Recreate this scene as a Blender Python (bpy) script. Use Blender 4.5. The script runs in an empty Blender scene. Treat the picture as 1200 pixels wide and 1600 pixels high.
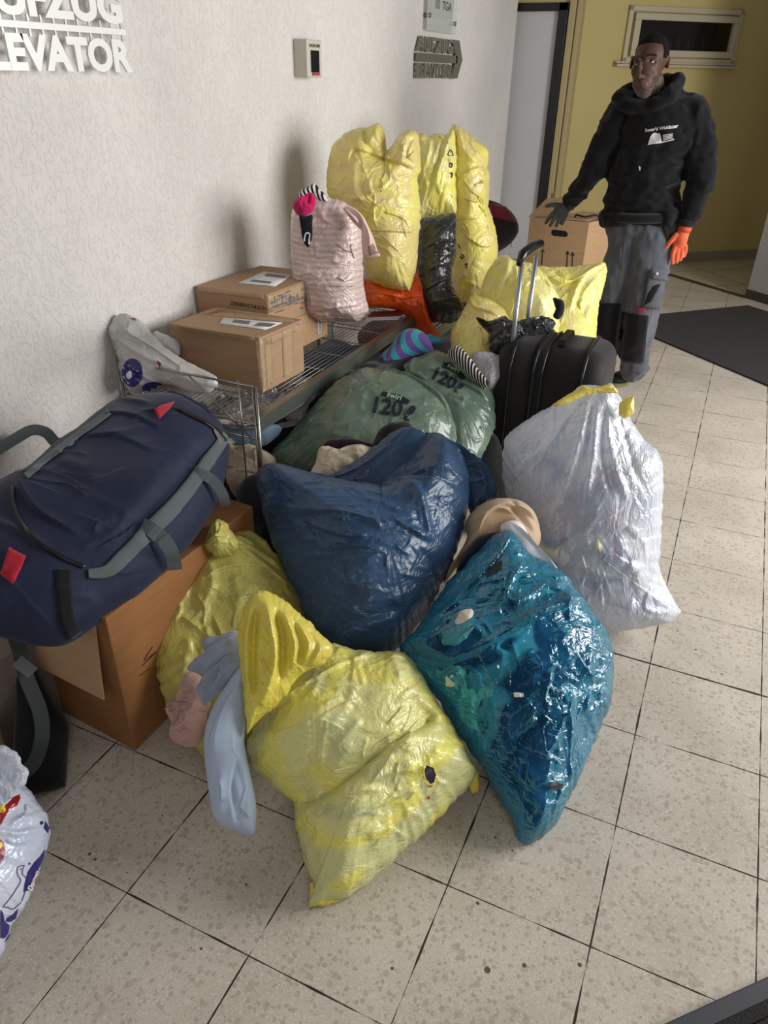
import bpy, bmesh, math, random
import numpy as np
from mathutils import Vector, Matrix
from mathutils.bvhtree import BVHTree

# ------------------------------------------------------------------ camera
S = 0.33                                   # floor tile
C = np.array([3.81513*S, -3.04677*S, 4.9126*S])
FPX, YAW, PITCH, ROLL = 1147.99, -.419692, .536882, .0182848
cy_, sy_, cp_, sp_ = math.cos(YAW), math.sin(YAW), math.cos(PITCH), math.sin(PITCH)
FW = np.array([sy_*cp_, cy_*cp_, -sp_]); _r = np.array([cy_, -sy_, 0.]); _u = np.cross(_r, FW)
RT = math.cos(ROLL)*_r + math.sin(ROLL)*_u
UP = -math.sin(ROLL)*_r + math.cos(ROLL)*_u
scene = bpy.context.scene
COL = scene.collection
cam = bpy.data.cameras.new('camera'); camo = bpy.data.objects.new('camera', cam); COL.objects.link(camo)
cam.sensor_fit = 'VERTICAL'; cam.sensor_height = 36; cam.lens = FPX/1600*36; cam.clip_start = .05
camo.matrix_world = Matrix(((RT[0], UP[0], -FW[0], C[0]), (RT[1], UP[1], -FW[1], C[1]), (RT[2], UP[2], -FW[2], C[2]), (0, 0, 0, 1)))
scene.camera = camo
scene.view_settings.view_transform = 'Standard'; scene.view_settings.look = 'None'
scene.view_settings.gamma = 1; scene.view_settings.use_curve_mapping = False
scene.view_settings.exposure = 0.33

# ------------------------------------------------------------------ light
world = bpy.data.worlds.new('world'); scene.world = world; world.use_nodes = True
bg = world.node_tree.nodes['Background']; bg.inputs[0].default_value = (1, .98, .95, 1); bg.inputs[1].default_value = .13
def area(name, loc, target, sx, sy, power, col=(1, 1, 1)):
    l = bpy.data.lights.new(name, 'AREA'); l.shape = 'RECTANGLE'; l.size = sx; l.size_y = sy; l.energy = power; l.color = col
    o = bpy.data.objects.new(name, l); COL.objects.link(o); o.location = loc
    o.rotation_euler = (Vector(target)-Vector(loc)).to_track_quat('-Z', 'Y').to_euler(); return o
area('entrance_daylight', (4.0, 2.5, 1.75), (-.2, 1.5, .6), 2.4, 2.0, 165, (1, .985, .96))
area('side_window_daylight', (2.6, -2.4, 2.4), (.4, 1.6, .3), 1.4, 1.0, 18, (1, .985, .96))

# ------------------------------------------------------------------ pixel geometry
def ray(x, y): return FW*FPX + RT*(x-600) - UP*(y-800)
def onz(x, y, z=0.): d = ray(x, y); return C + d*(z-C[2])/d[2]
def onx(x, y, X): d = ray(x, y); return C + d*(X-C[0])/d[0]
def ony(x, y, Y): d = ray(x, y); return C + d*(Y-C[1])/d[1]
def atd(x, y, dep): return C + ray(x, y)*dep/FPX
def dz(x, y, z): return (x, y, float((onz(x, y, z)-C) @ FW))
def onp(x, y, P, n): d = ray(x, y); return C + d*((P-C) @ n)/(d @ n)
def proj(P):
    D = np.asarray(P)-C; z = D @ FW
    return 600+FPX*(D @ RT)/z, 800-FPX*(D @ UP)/z
def zfor(P, ypx):
    lo, hi = 0., 2.5
    for _ in range(40):
        m = (lo+hi)/2
        if proj([P[0], P[1], m])[1] > ypx: lo = m
        else: hi = m
    return lo
def nrm(v): v = np.asarray(v, float); return v/np.linalg.norm(v)

# ------------------------------------------------------------------ noise
def _hash(i, j, k, s):
    n = (i*374761393 + j*668265263 + k*2147483647 + s*1274126177) & 0xffffffff
    n = ((n ^ (n >> 13))*1274126177) & 0xffffffff
    return ((n ^ (n >> 16)) & 0xffff)/65535.*2-1
def vnoise(P, seed=0):
    P = np.asarray(P, float); i = np.floor(P).astype(np.int64); f = P-i; w = f*f*f*(f*(f*6-15)+10)
    r = 0
    for a in (0, 1):
        for b in (0, 1):
            for c in (0, 1):
                wt = (w[:, 0] if a else 1-w[:, 0])*(w[:, 1] if b else 1-w[:, 1])*(w[:, 2] if c else 1-w[:, 2])
                r = r + wt*_hash(i[:, 0]+a, i[:, 1]+b, i[:, 2]+c, seed)
    return r
def fbm(P, seed=0, o=3):
    r = 0; a = 1.
    for k in range(o): r = r + a*vnoise(P*2**k, seed+k); a *= .5
    return r

# ------------------------------------------------------------------ materials
def new_mat(name):
    m = bpy.data.materials.new(name); m.use_nodes = True; nt = m.node_tree
    return m, nt, nt.nodes, nt.links, nt.nodes['Principled BSDF']
def lin(c):
    f = lambda v: (v/12.92 if v <= .04045 else ((v+.055)/1.055)**2.4)
    return tuple(f(x/255.) for x in c)+(1,)
def simple(name, c, rough=.6, metal=0, spec=.5, bump=0, bscale=80, var=0, vscale=6, sheen=0):
    m, nt, N, L, b = new_mat(name)
    b.inputs['Base Color'].default_value = lin(c); b.inputs['Roughness'].default_value = rough
    b.inputs['Metallic'].default_value = metal; b.inputs['Specular IOR Level'].default_value = spec
    if sheen: b.inputs['Sheen Weight'].default_value = sheen
    tc = N.new('ShaderNodeTexCoord')
    if var:
        n = N.new('ShaderNodeTexNoise'); n.inputs['Scale'].default_value = vscale; n.inputs['Detail'].default_value = 4
        L.new(tc.outputs['Object'], n.inputs['Vector'])
        mx = N.new('ShaderNodeMix'); mx.data_type = 'RGBA'
        mx.inputs['A'].default_value = lin([max(0, v*(1-var)) for v in c]); mx.inputs['B'].default_value = lin([min(255, v*(1+var)) for v in c])
        L.new(n.outputs['Fac'], mx.inputs['Factor']); L.new(mx.outputs['Result'], b.inputs['Base Color'])
    if bump:
        n = N.new('ShaderNodeTexNoise'); n.inputs['Scale'].default_value = bscale; n.inputs['Detail'].default_value = 3
        L.new(tc.outputs['Object'], n.inputs['Vector'])
        bp = N.new('ShaderNodeBump'); bp.inputs['Strength'].default_value = bump; bp.inputs['Distance'].default_value = .01
        L.new(n.outputs['Fac'], bp.inputs['Height']); L.new(bp.outputs['Normal'], b.inputs['Normal'])
    return m
def film(name, cols, rough=.3, spec=.6, trans=.0, bump=.5, stretch=(1, 1, 1), vscale=4.5, sharp=.08, bscale=11, fine=.35, alpha=1.0, tcol=None, rot=(0, 0, 0), facet=.45):
    """thin plastic sack: mottled by what lies against the film, crinkled, glossy"""
    m, nt, N, L, b = new_mat(name)
    tc = N.new('ShaderNodeTexCoord')
    n = N.new('ShaderNodeTexNoise'); n.inputs['Scale'].default_value = vscale; n.inputs['Detail'].default_value = 2.5; n.inputs['Distortion'].default_value = .8
    L.new(tc.outputs['Object'], n.inputs['Vector'])
    cr = N.new('ShaderNodeValToRGB'); cr.color_ramp.interpolation = 'LINEAR'
    k = len(cols); e = cr.color_ramp.elements
    while len(e) < 2*k-2: e.new(.5)
    lo, hi = .36, .64
    pos = []
    for i in range(k-1):
        c = lo + (hi-lo)*(i+.5)/(k-1); pos += [(c-sharp/2, cols[i]), (c+sharp/2, cols[i+1])]
    for el, (p, c) in zip(e, pos): el.position = p; el.color = lin(c)
    L.new(n.outputs['Fac'], cr.inputs['Fac']); L.new(cr.outputs['Color'], b.inputs['Base Color'])
    b.inputs['Roughness'].default_value = rough; b.inputs['Specular IOR Level'].default_value = spec
    mp = N.new('ShaderNodeMapping'); mp.inputs['Scale'].default_value = stretch; mp.inputs['Rotation'].default_value = rot
    L.new(tc.outputs['Object'], mp.inputs['Vector'])
    hs = None
    for sc, amp, dist in ((bscale, 1, 1.6), (bscale*3.1, fine, 1.0)):
        q = N.new('ShaderNodeTexNoise'); q.inputs['Scale'].default_value = sc; q.inputs['Detail'].default_value = 3; q.inputs['Distortion'].default_value = dist
        L.new(mp.outputs['Vector'], q.inputs['Vector'])
        s = N.new('ShaderNodeMath'); s.operation = 'SUBTRACT'; s.inputs[1].default_value = .5; L.new(q.outputs['Fac'], s.inputs[0])
        a = N.new('ShaderNodeMath'); a.operation = 'ABSOLUTE'; L.new(s.outputs[0], a.inputs[0])
        t = N.new('ShaderNodeMath'); t.operation = 'MULTIPLY'; t.inputs[1].default_value = -amp; L.new(a.outputs[0], t.inputs[0])
        if hs is None: hs = t
        else:
            ad = N.new('ShaderNodeMath'); ad.operation = 'ADD'; L.new(hs.outputs[0], ad.inputs[0]); L.new(t.outputs[0], ad.inputs[1]); hs = ad
    wq = N.new('ShaderNodeTexNoise'); wq.inputs['Scale'].default_value = bscale*.6; L.new(mp.outputs['Vector'], wq.inputs['Vector'])
    wm = N.new('ShaderNodeMix'); wm.data_type = 'VECTOR'; wm.inputs['Factor'].default_value = .12; L.new(mp.outputs['Vector'], wm.inputs['A']); L.new(wq.outputs['Color'], wm.inputs['B'])
    vo = N.new('ShaderNodeTexVoronoi'); vo.inputs['Scale'].default_value = bscale*1.1; L.new(wm.outputs['Result'], vo.inputs['Vector'])
    vm = N.new('ShaderNodeMath'); vm.operation = 'MULTIPLY_ADD'; vm.inputs[1].default_value = facet; L.new(vo.outputs['Distance'], vm.inputs[0]); L.new(hs.outputs[0], vm.inputs[2]); hs = vm
    bp = N.new('ShaderNodeBump'); bp.inputs['Strength'].default_value = bump; bp.inputs['Distance'].default_value = .03
    L.new(hs.outputs[0], bp.inputs['Height']); L.new(bp.outputs['Normal'], b.inputs['Normal'])
    out = N['Material Output']; sh = b.outputs[0]
    if trans:
        tr = N.new('ShaderNodeBsdfTranslucent'); L.new(cr.outputs['Color'], tr.inputs['Color'])
        mx = N.new('ShaderNodeMixShader'); mx.inputs[0].default_value = trans
        L.new(sh, mx.inputs[1]); L.new(tr.outputs[0], mx.inputs[2]); sh = mx.outputs[0]
    if alpha < 1:
        tp = N.new('ShaderNodeBsdfTransparent'); tp.inputs[0].default_value = lin(tcol or cols[0])
        fr = N.new('ShaderNodeFresnel'); fr.inputs['IOR'].default_value = 1.6; L.new(bp.outputs['Normal'], fr.inputs['Normal'])
        # film reads denser where it folds
        ad = N.new('ShaderNodeMath'); ad.operation = 'ADD'; ad.use_clamp = True; ad.inputs[1].default_value = alpha; L.new(fr.outputs[0], ad.inputs[0])
        mx = N.new('ShaderNodeMixShader'); L.new(ad.outputs[0], mx.inputs[0]); L.new(tp.outputs[0], mx.inputs[1]); L.new(sh, mx.inputs[2]); sh = mx.outputs[0]
    L.new(sh, out.inputs['Surface'])
    return m
def fabric(name, cols, vscale=5, rough=.9, bump=.35, bscale=220, stripes=None, sharp=.15, sheen=.2, rot=(0, 0, 0)):
    m, nt, N, L, b = new_mat(name)
    tc = N.new('ShaderNodeTexCoord'); mp = N.new('ShaderNodeMapping'); mp.inputs['Rotation'].default_value = rot
    L.new(tc.outputs['Object'], mp.inputs['Vector'])
    if stripes:
        n = N.new('ShaderNodeTexWave'); n.inputs['Scale'].default_value = stripes; n.inputs['Distortion'].default_value = .5; n.inputs['Detail'].default_value = 1; n.inputs['Detail Scale'].default_value = 1
    else:
        n = N.new('ShaderNodeTexNoise'); n.inputs['Scale'].default_value = vscale; n.inputs['Detail'].default_value = 2
    L.new(mp.outputs['Vector'], n.inputs['Vector'])
    if len(cols) == 1: cols = [cols[0], [v*.9 for v in cols[0]]]
    cr = N.new('ShaderNodeValToRGB'); k = len(cols); e = cr.color_ramp.elements
    while len(e) < 2*k-2: e.new(.5)
    pos = []; lo, hi = (.1, .9) if stripes else (.35, .65)
    for i in range(k-1):
        c = lo + (hi-lo)*(i+.5)/(k-1); pos += [(c-sharp/2, cols[i]), (c+sharp/2, cols[i+1])]
    for el, (p, c) in zip(e, pos): el.position = p; el.color = lin(c)
    L.new(n.outputs['Fac'], cr.inputs['Fac']); L.new(cr.outputs['Color'], b.inputs['Base Color'])
    b.inputs['Roughness'].default_value = rough; b.inputs['Specular IOR Level'].default_value = .2; b.inputs['Sheen Weight'].default_value = sheen
    q = N.new('ShaderNodeTexNoise'); q.inputs['Scale'].default_value = bscale; L.new(tc.outputs['Object'], q.inputs['Vector'])
    bp = N.new('ShaderNodeBump'); bp.inputs['Strength'].default_value = bump; bp.inputs['Distance'].default_value = .003
    L.new(q.outputs['Fac'], bp.inputs['Height']); L.new(bp.outputs['Normal'], b.inputs['Normal'])
    return m

# ------------------------------------------------------------------ object helpers
def tag(o, label=None, cat=None, group=None, kind=None):
    if label: o['label'] = label
    if cat: o['category'] = cat
    if group: o['group'] = group
    if kind: o['kind'] = kind
    return o
def mesh_obj(name, V, F, mat, parent=None, smooth=True):
    me = bpy.data.meshes.new(name); me.from_pydata([tuple(map(float, v)) for v in V], [], [tuple(map(int, f)) for f in F]); me.update()
    if smooth: me.polygons.foreach_set('use_smooth', [True]*len(me.polygons))
    if mat: me.materials.append(mat)
    o = bpy.data.objects.new(name, me); COL.objects.link(o)
    if parent: put(o, parent)
    return o
def put(o, parent):
    o.parent = parent
    o.matrix_parent_inverse = parent_mw(parent).inverted()
def parent_mw(p):
    m = Matrix.LocRotScale(p.location, p.rotation_euler, p.scale)
    return m if p.parent is None else parent_mw(p.parent) @ p.matrix_parent_inverse @ m
def bm_obj(name, bm, mat, parent=None, smooth=False):
    bmesh.ops.recalc_face_normals(bm, faces=bm.faces)
    me = bpy.data.meshes.new(name); bm.to_mesh(me); bm.free()
    if smooth: me.polygons.foreach_set('use_smooth', [True]*len(me.polygons))
    if mat: me.materials.append(mat)
    o = bpy.data.objects.new(name, me); COL.objects.link(o)
    if parent: put(o, parent)
    return o
def empty(name, loc):
    o = bpy.data.objects.new(name, None); o.empty_display_size = .05; o.location = tuple(map(float, loc)); COL.objects.link(o); return o
def hexa(bm, O, e1, e2, e3, bev=0, seg=2):
    O, e1, e2, e3 = [np.asarray(v, float) for v in (O, e1, e2, e3)]
    vs = [bm.verts.new(tuple(O+a*e1+b*e2+c*e3)) for c in (0, 1) for b in (0, 1) for a in (0, 1)]
    fs = [bm.faces.new([vs[i] for i in q]) for q in ((0, 2, 3, 1), (4, 5, 7, 6), (0, 1, 5, 4), (2, 6, 7, 3), (0, 4, 6, 2), (1, 3, 7, 5))]
    if bev:
        ed = list({e for f in fs for e in f.edges})
        bmesh.ops.bevel(bm, geom=ed, offset=bev, segments=seg, affect='EDGES', profile=.5)
def box(name, O, e1, e2, e3, mat, parent=None, bev=.002, smooth=False):
    bm = bmesh.new(); hexa(bm, O, e1, e2, e3, bev); return bm_obj(name, bm, mat, parent, smooth)
def tube_bm(bm, pts, r, seg=8, flat=None, cap=True):
    """sweep a round (or flat = (w, t, up)) section along pts"""
    P = [np.asarray(p, float) for p in pts]; n = len(P); rings = []
    prev = None
    for i in range(n):
        t = nrm(P[min(i+1, n-1)]-P[max(i-1, 0)])
        if flat is not None: a = flat[2][i] if isinstance(flat[2], list) else flat[2]
        else: a = prev if prev is not None else (np.array([0, 0, 1.]) if abs(t[2]) < .9 else np.array([1., 0, 0]))
        a = np.asarray(a, float); s = nrm(np.cross(t, a)); a = np.cross(s, t); prev = a
        rr = r[i] if hasattr(r, '__len__') else r
        if flat is not None:
            w, th = flat[0]/2, flat[1]/2
            ring = [P[i]+s*w+a*th, P[i]-s*w+a*th, P[i]-s*w-a*th, P[i]+s*w-a*th]
        else: ring = [P[i]+(s*math.cos(q)+a*math.sin(q))*rr for q in np.linspace(0, 2*math.pi, seg, endpoint=False)]
        rings.append([bm.verts.new(tuple(v)) for v in ring])
    k = len(rings[0])
    for i in range(n-1):
        for j in range(k): bm.faces.new((rings[i][j], rings[i][(j+1) % k], rings[i+1][(j+1) % k], rings[i+1][j]))
    if cap: bm.faces.new(rings[0][::-1]); bm.faces.new(rings[-1])
def tube(name, pts, r, mat, parent=None, seg=8, flat=None, smooth=True):
    bm = bmesh.new(); tube_bm(bm, pts, r, seg, flat); return bm_obj(name, bm, mat, parent, smooth and flat is None)
def spline(pts, n=8, closed=False):
    P = np.asarray(pts, float); m = len(P); out = []
    for i in range(m if closed else m-1):
        if closed: a, b, c, d = P[(i-1) % m], P[i], P[(i+1) % m], P[(i+2) % m]
        else: a, b, c, d = P[max(i-1, 0)], P[i], P[i+1], P[min(i+2, m-1)]
        for t in np.arange(n)/n:
            out.append(.5*((2*b)+(c-a)*t+(2*a-5*b+4*c-d)*t*t+(3*b-a-3*c+d)*t**3))
    if not closed: out.append(P[-1])
    return np.array(out)

# ------------------------------------------------------------------ soft volumes (sacks, clothes)
def outline_curve(pts, n):
    sharp = [len(p) > 2 for p in pts]; P = [np.array(p[:2], float) for p in pts]; m = len(P)
    out = []
    for i in range(m):
        b, c = P[i], P[(i+1) % m]
        a = P[(i-1) % m] if not sharp[i] else b-(c-b)*.3
        d = P[(i+2) % m] if not sharp[(i+1) % m] else c+(c-b)*.3
        for t in np.arange(12)/12: out.append(.5*((2*b)+(c-a)*t+(2*a-5*b+4*c-d)*t*t+(3*b-a-3*c+d)*t**3))
    out = np.array(out); q = np.vstack([out, out[:1]]); L = np.r_[0, np.cumsum(np.linalg.norm(np.diff(q, axis=0), axis=1))]
    s = np.linspace(0, L[-1], n, endpoint=False)
    return np.c_[np.interp(s, L, q[:, 0]), np.interp(s, L, q[:, 1])]
def seg_dist(P, poly):
    """distance, side and parameter of points P to an open polyline"""
    best = np.full(len(P), 1e9); side = np.ones(len(P)); par = np.zeros(len(P))
    sl = np.linalg.norm(np.diff(poly, axis=0), axis=1); cum = np.r_[0, np.cumsum(sl)]
    for i in range(len(poly)-1):
        a, b = poly[i], poly[i+1]; d = b-a; l2 = max(d @ d, 1e-12)
        t = np.clip(((P-a) @ d)/l2, 0, 1); q = P-(a+t[:, None]*d); ds = np.hypot(q[:, 0], q[:, 1])
        m = ds < best; best[m] = ds[m]; side[m] = np.sign(d[0]*q[m, 1]-d[1]*q[m, 0]+1e-12); par[m] = (cum[i]+t[m]*sl[i])/cum[-1]
    return best, side, par
def inflate(name, pts, deps, T, mat, parent=None, center=None, Tb=None, D=None, folds=(), rand=(), lump=.012, lscale=7, fray=.004,
            ang=300, rings=84, seed=1, floor=.004, pw=.6, bumps=(), xmin=None, sag=None):
    """pts: outline; deps: three (px, py, depth) that carry the middle sheet; T, Tb: half thickness front / back"""
    rs = np.random.RandomState(seed)
    A = [atd(*d) for d in deps]
    n = nrm(np.cross(A[1]-A[0], A[2]-A[0]))
    if n @ (C-A[0]) < 0: n = -n
    U = nrm(np.cross(UP, n)); Vv = np.cross(n, U); O = A[0]
    def uv(x, y): q = onp(x, y, O, n)-O; return np.array([q @ U, q @ Vv])
    cv = outline_curve(pts, ang); B = np.array([uv(*q) for q in cv])
    cpx = center if center is not None else cv.mean(0); c = uv(*cpx)
    th = np.arange(ang)
    if fray:
        w = fbm(np.c_[B*45, np.zeros(ang)], seed+50, 3)[:, None]*fray; B = B+(B-c)/np.linalg.norm(B-c, axis=1)[:, None]*w
    r = np.linspace(0, 1, rings+1)[1:]**.85
    G = c[None, None]+r[:, None, None]*(B-c)[None]            # rings x ang x 2
    flatG = G.reshape(-1, 2)
    Bs = B[::2]; Bn = np.roll(Bs, -1, axis=0)
    dist = np.full(len(flatG), 1e9)
    for a, b in zip(Bs, Bn):
        d = b-a; l2 = max(d @ d, 1e-12); t = np.clip(((flatG-a) @ d)/l2, 0, 1); q = flatG-(a+t[:, None]*d)
        dist = np.minimum(dist, q[:, 0]**2+q[:, 1]**2)
    dist = np.sqrt(dist); mx = dist.max(); DD = (D or .95)*mx
    s = np.clip(dist/DD, 0, 1); prof = (s*(2-s))**pw
    H = prof.reshape(rings, ang)
    for _ in range(6):
        H = (H+np.roll(H, 1, 1)+np.roll(H, -1, 1))/3
        H[1:-1] = (H[:-2]+H[1:-1]*2+H[2:])/4
    H[-1] = 0
    H = H.ravel(); prof = H.copy()
    h = T*H
    edge = np.clip(dist/min(.03, mx*.5), 0, 1)
    P3 = np.c_[flatG, np.full(len(flatG), seed*3.7)]
    h = h+edge*lump*fbm(P3*lscale, seed, 2)
    # folds drawn from the photo + random crinkles
    allf = []
    for f in folds:
        kind, pl, A_, w_ = f[:4]; allf.append((kind, np.array([uv(*q) for q in pl]), A_, w_))
    for (N, mode, ln, amp, wd, *_x) in rand:
        idx = rs.randint(0, ang, N); rr = rs.rand(N)**.6*.93
        for i, q in zip(idx, rr):
            p = c+(B[i]-c)*q
            if mode[0] == 'rad': e = p-uv(mode[1], mode[2]); a = math.atan2(e[1], e[0])
            elif mode[0] == 'dir': a = -math.radians(mode[1])
            else: a = rs.rand()*6.28
            a += rs.randn()*(mode[3] if len(mode) > 3 else .25)
            l = ln*(.5+rs.rand()); k = rs.randn()*.25
            d0 = np.array([math.cos(a-k), math.sin(a-k)]); d1 = np.array([math.cos(a+k), math.sin(a+k)])
            pl = np.array([p-d0*l/2, p, p+d1*l/2]); allf.append(('s' if rs.rand() < .6 else 'r', pl if rs.rand() < .5 else pl[::-1], amp*(.4+rs.rand()), wd*(.6+.8*rs.rand())))
    for kind, pl, A_, w_ in allf:
        lo = pl.min(0)-w_*4; hi = pl.max(0)+w_*4
        m = np.where((flatG[:, 0] > lo[0]) & (flatG[:, 0] < hi[0]) & (flatG[:, 1] > lo[1]) & (flatG[:, 1] < hi[1]))[0]
        if not len(m): continue
        if len(pl) > 2 and kind.isupper(): pl = spline(pl, 5)
        ds, sd, t = seg_dist(flatG[m], pl); tp = np.clip(np.minimum(t, 1-t)/(.08 if kind.lower() in 'tc' else .22), 0, 1); tp = tp*tp*(3-2*tp)
        k = kind.lower()
        if k == 'r': g = np.exp(-(ds/w_)**2)
        elif k == 'v': g = -np.exp(-(ds/w_)**2)
        elif k == 'c': g = -np.where(sd > 0, np.exp(-(ds/w_)), np.exp(-(ds/(.3*w_))))
        elif k == 't': g = np.where(sd > 0, 1, -1)*np.exp(-(ds/w_))*np.clip(ds/.002, 0, 1)
        else: g = np.where(sd > 0, np.exp(-(ds/w_)), np.exp(-(ds/(.16*w_))**2))
        h[m] += edge[m]*A_*tp*g
    for (bx, by, br, bh) in bumps:
        q = uv(bx, by); h += edge*bh*np.exp(-((flatG-q)**2).sum(1)/br**2)
    Vf = O+flatG[:, :1]*U+flatG[:, 1:]*Vv+h[:, None]*n
    h0 = h[:ang].mean(); V0 = O+c[0]*U+c[1]*Vv+h0*n
    # back
    if Tb is None: Tb = T
    rb = 14; idx = np.unique(np.linspace(0, rings-1, rb+1).astype(int))[:-1]
    Gb = G[idx].reshape(-1, 2); hb = -Tb*prof.reshape(rings, ang)[idx].ravel()
    Vb = O+Gb[:, :1]*U+Gb[:, 1:]*Vv+hb[:, None]*n; Vb0 = O+c[0]*U+c[1]*Vv-Tb*prof[:ang].mean()*n
    V = np.vstack([Vf, V0[None], Vb, Vb0[None]])
    if xmin is not None: V[:, 0] = np.maximum(V[:, 0], xmin)
    if floor is not None: V[:, 2] = np.maximum(V[:, 2], floor)
    F = []; nf = len(Vf); j = np.arange(ang); j2 = (j+1) % ang
    for i in range(rings-1):
        a = i*ang; F.append(np.c_[a+j, a+ang+j, a+ang+j2, a+j2])
    F = np.vstack(F).tolist()
    F += [(nf, int(x), int(y)) for x, y in zip(j, j2)]
    kb = len(idx); ob = nf+1
    for i in range(kb-1):
        a = ob+i*ang; F += np.c_[a+j, a+j2, a+ang+j2, a+ang+j].tolist()
    a = ob+(kb-1)*ang; e = (rings-1)*ang; F += np.c_[a+j, a+j2, e+j2, e+j].tolist()
    F += [(nf+1+kb*ang, int(ob+y), int(ob+x)) for x, y in zip(j, j2)]
    # origin at the base
    o = mesh_obj(name, V, F, mat, None)
    if parent: put(o, parent)
    return o
def bvh(*obs):
    V = []; F = []
    for o in obs:
        k = len(V); V += [v.co.copy() for v in o.data.vertices]; F += [[k+i for i in p.vertices] for p in o.data.polygons]
    return BVHTree.FromPolygons(V, F)
def hit(t, x, y, off=.002):
    d = Vector(nrm(ray(x, y))); loc, nn, i, ds = t.ray_cast(Vector(C), d)
    if loc is None: return None
    if nn.dot(d) > 0: nn = -nn
    return np.array(loc)+np.array(nn)*off, np.array(nn)
def patch(name, quad, t, mat, parent, nx=8, ny=8, off=.002, th=.0015):
    """thin piece lying on a surface: quad corners tl, tr, br, bl"""
    q = [np.array(a, float) for a in quad]; P = []; Nn = []
    last = None
    for j in range(ny+1):
        for i in range(nx+1):
            a, b = i/nx, j/ny; p = (q[0]*(1-a)+q[1]*a)*(1-b)+(q[3]*(1-a)+q[2]*a)*b
            h = hit(t, p[0], p[1], off)
            if h is None: h = last if last is not None else (atd(p[0], p[1], 2.), -FW)
            last = h; P.append(h[0]); Nn.append(h[1])
    k = len(P); V = [p+n_*th for p, n_ in zip(P, Nn)]+P; F = []
    w = nx+1
    for j in range(ny):
        for i in range(nx):
            a = j*w+i; F.append((a, a+w, a+w+1, a+1)); F.append((k+a, k+a+1, k+a+w+1, k+a+w))
    bd = [i for i in range(w)]+[j*w+nx for j in range(1, ny+1)]+[ny*w+i for i in range(nx-1, -1, -1)]+[j*w for j in range(ny-1, 0, -1)]
    for a, b in zip(bd, bd[1:]+bd[:1]): F.append((a, b, k+b, k+a))
    return mesh_obj(name, V, F, mat, parent)
def strap(name, path, wpx, t, mat, parent, off=.004, th=.003, n=10):
    """webbing lying on a surface, following a drawn path"""
    c = spline(path, n); d = np.gradient(c, axis=0); nn = np.c_[-d[:, 1], d[:, 0]]; nn /= np.linalg.norm(nn, axis=1)[:, None]+1e-9
    m = 5; P = []; Nn = []; last = None
    wp = np.interp(np.linspace(0, 1, len(c)), np.linspace(0, 1, len(wpx)), wpx) if hasattr(wpx, '__len__') else np.full(len(c), wpx)
    for i in range(len(c)):
        for j in range(m):
            p = c[i]+nn[i]*wp[i]*(j/(m-1)-.5); h = hit(t, p[0], p[1], off)
            if h is None: h = last if last is not None else (atd(p[0], p[1], 2.), -FW)
            last = h; P.append(h[0]); Nn.append(h[1])
    k = len(P); V = [p+q*th for p, q in zip(P, Nn)]+P; F = []
    for i in range(len(c)-1):
        for j in range(m-1):
            a = i*m+j; F.append((a, a+1, a+m+1, a+m)); F.append((k+a, k+a+m, k+a+m+1, k+a+1))
    bd = list(range(m))+[i*m+m-1 for i in range(1, len(c))]+[(len(c)-1)*m+j for j in range(m-2, -1, -1)]+[i*m for i in range(len(c)-2, 0, -1)]
    for a, b in zip(bd, bd[1:]+bd[:1]): F.append((a, k+a, k+b, b))
    return mesh_obj(name, V, F, mat, parent)
def text_mesh(s, size=1., extrude=0., bold=0., shear=0., space=1.):
    cu = bpy.data.curves.new('lettering', 'FONT'); cu.body = s; cu.size = size; cu.extrude = extrude; cu.offset = bold; cu.shear = shear
    cu.space_character = space; cu.align_x = 'CENTER'; cu.align_y = 'CENTER'; cu.resolution_u = 4
    o = bpy.data.objects.new('lettering', cu); COL.objects.link(o)
    bpy.context.view_layer.update()
    me = bpy.data.meshes.new_from_object(o.evaluated_get(bpy.context.evaluated_depsgraph_get()))
    V = np.array([v.co[:] for v in me.vertices]).reshape(-1, 3); F = [list(p.vertices) for p in me.polygons]
    COL.objects.unlink(o); bpy.data.objects.remove(o); bpy.data.meshes.remove(me)
    return V, F
def drape_text(name, items, t, mat, parent, off=.004):
    """items: (text, px, py, height px, rotation deg, arch, bold, shear) printed on a surface"""
    bm = bmesh.new()
    for (s, px_, py_, hp, rot, arch, bold, shear) in items:
        V, F = text_mesh(s, 1., 0, bold, shear)
        b = bmesh.new(); vs = [b.verts.new(v) for v in V]
        for f in F:
            try: b.faces.new([vs[i] for i in f])
            except ValueError: pass
        bmesh.ops.triangulate(b, faces=b.faces)
        for _ in range(4):
            ed = [e for e in b.edges if e.calc_length() > .09]
            if ed: bmesh.ops.subdivide_edges(b, edges=ed, cuts=1); bmesh.ops.triangulate(b, faces=b.faces)
        mp = {}
        a = math.radians(rot)
        for v in b.verts:
            x, y = v.co.x*hp*1.35, v.co.y*hp*1.35; y -= arch*x*x
            X = px_+x*math.cos(a)+y*math.sin(a); Y = py_+x*math.sin(a)-y*math.cos(a)
            h = hit(t, X, Y, off); mp[v] = None if h is None else bm.verts.new(tuple(h[0]))
        for f in b.faces:
            q = [mp[v] for v in f.verts]
            if None not in q:
                try: bm.faces.new(q)
                except ValueError: pass
        b.free()
    return bm_obj(name, bm, mat, parent)
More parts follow.
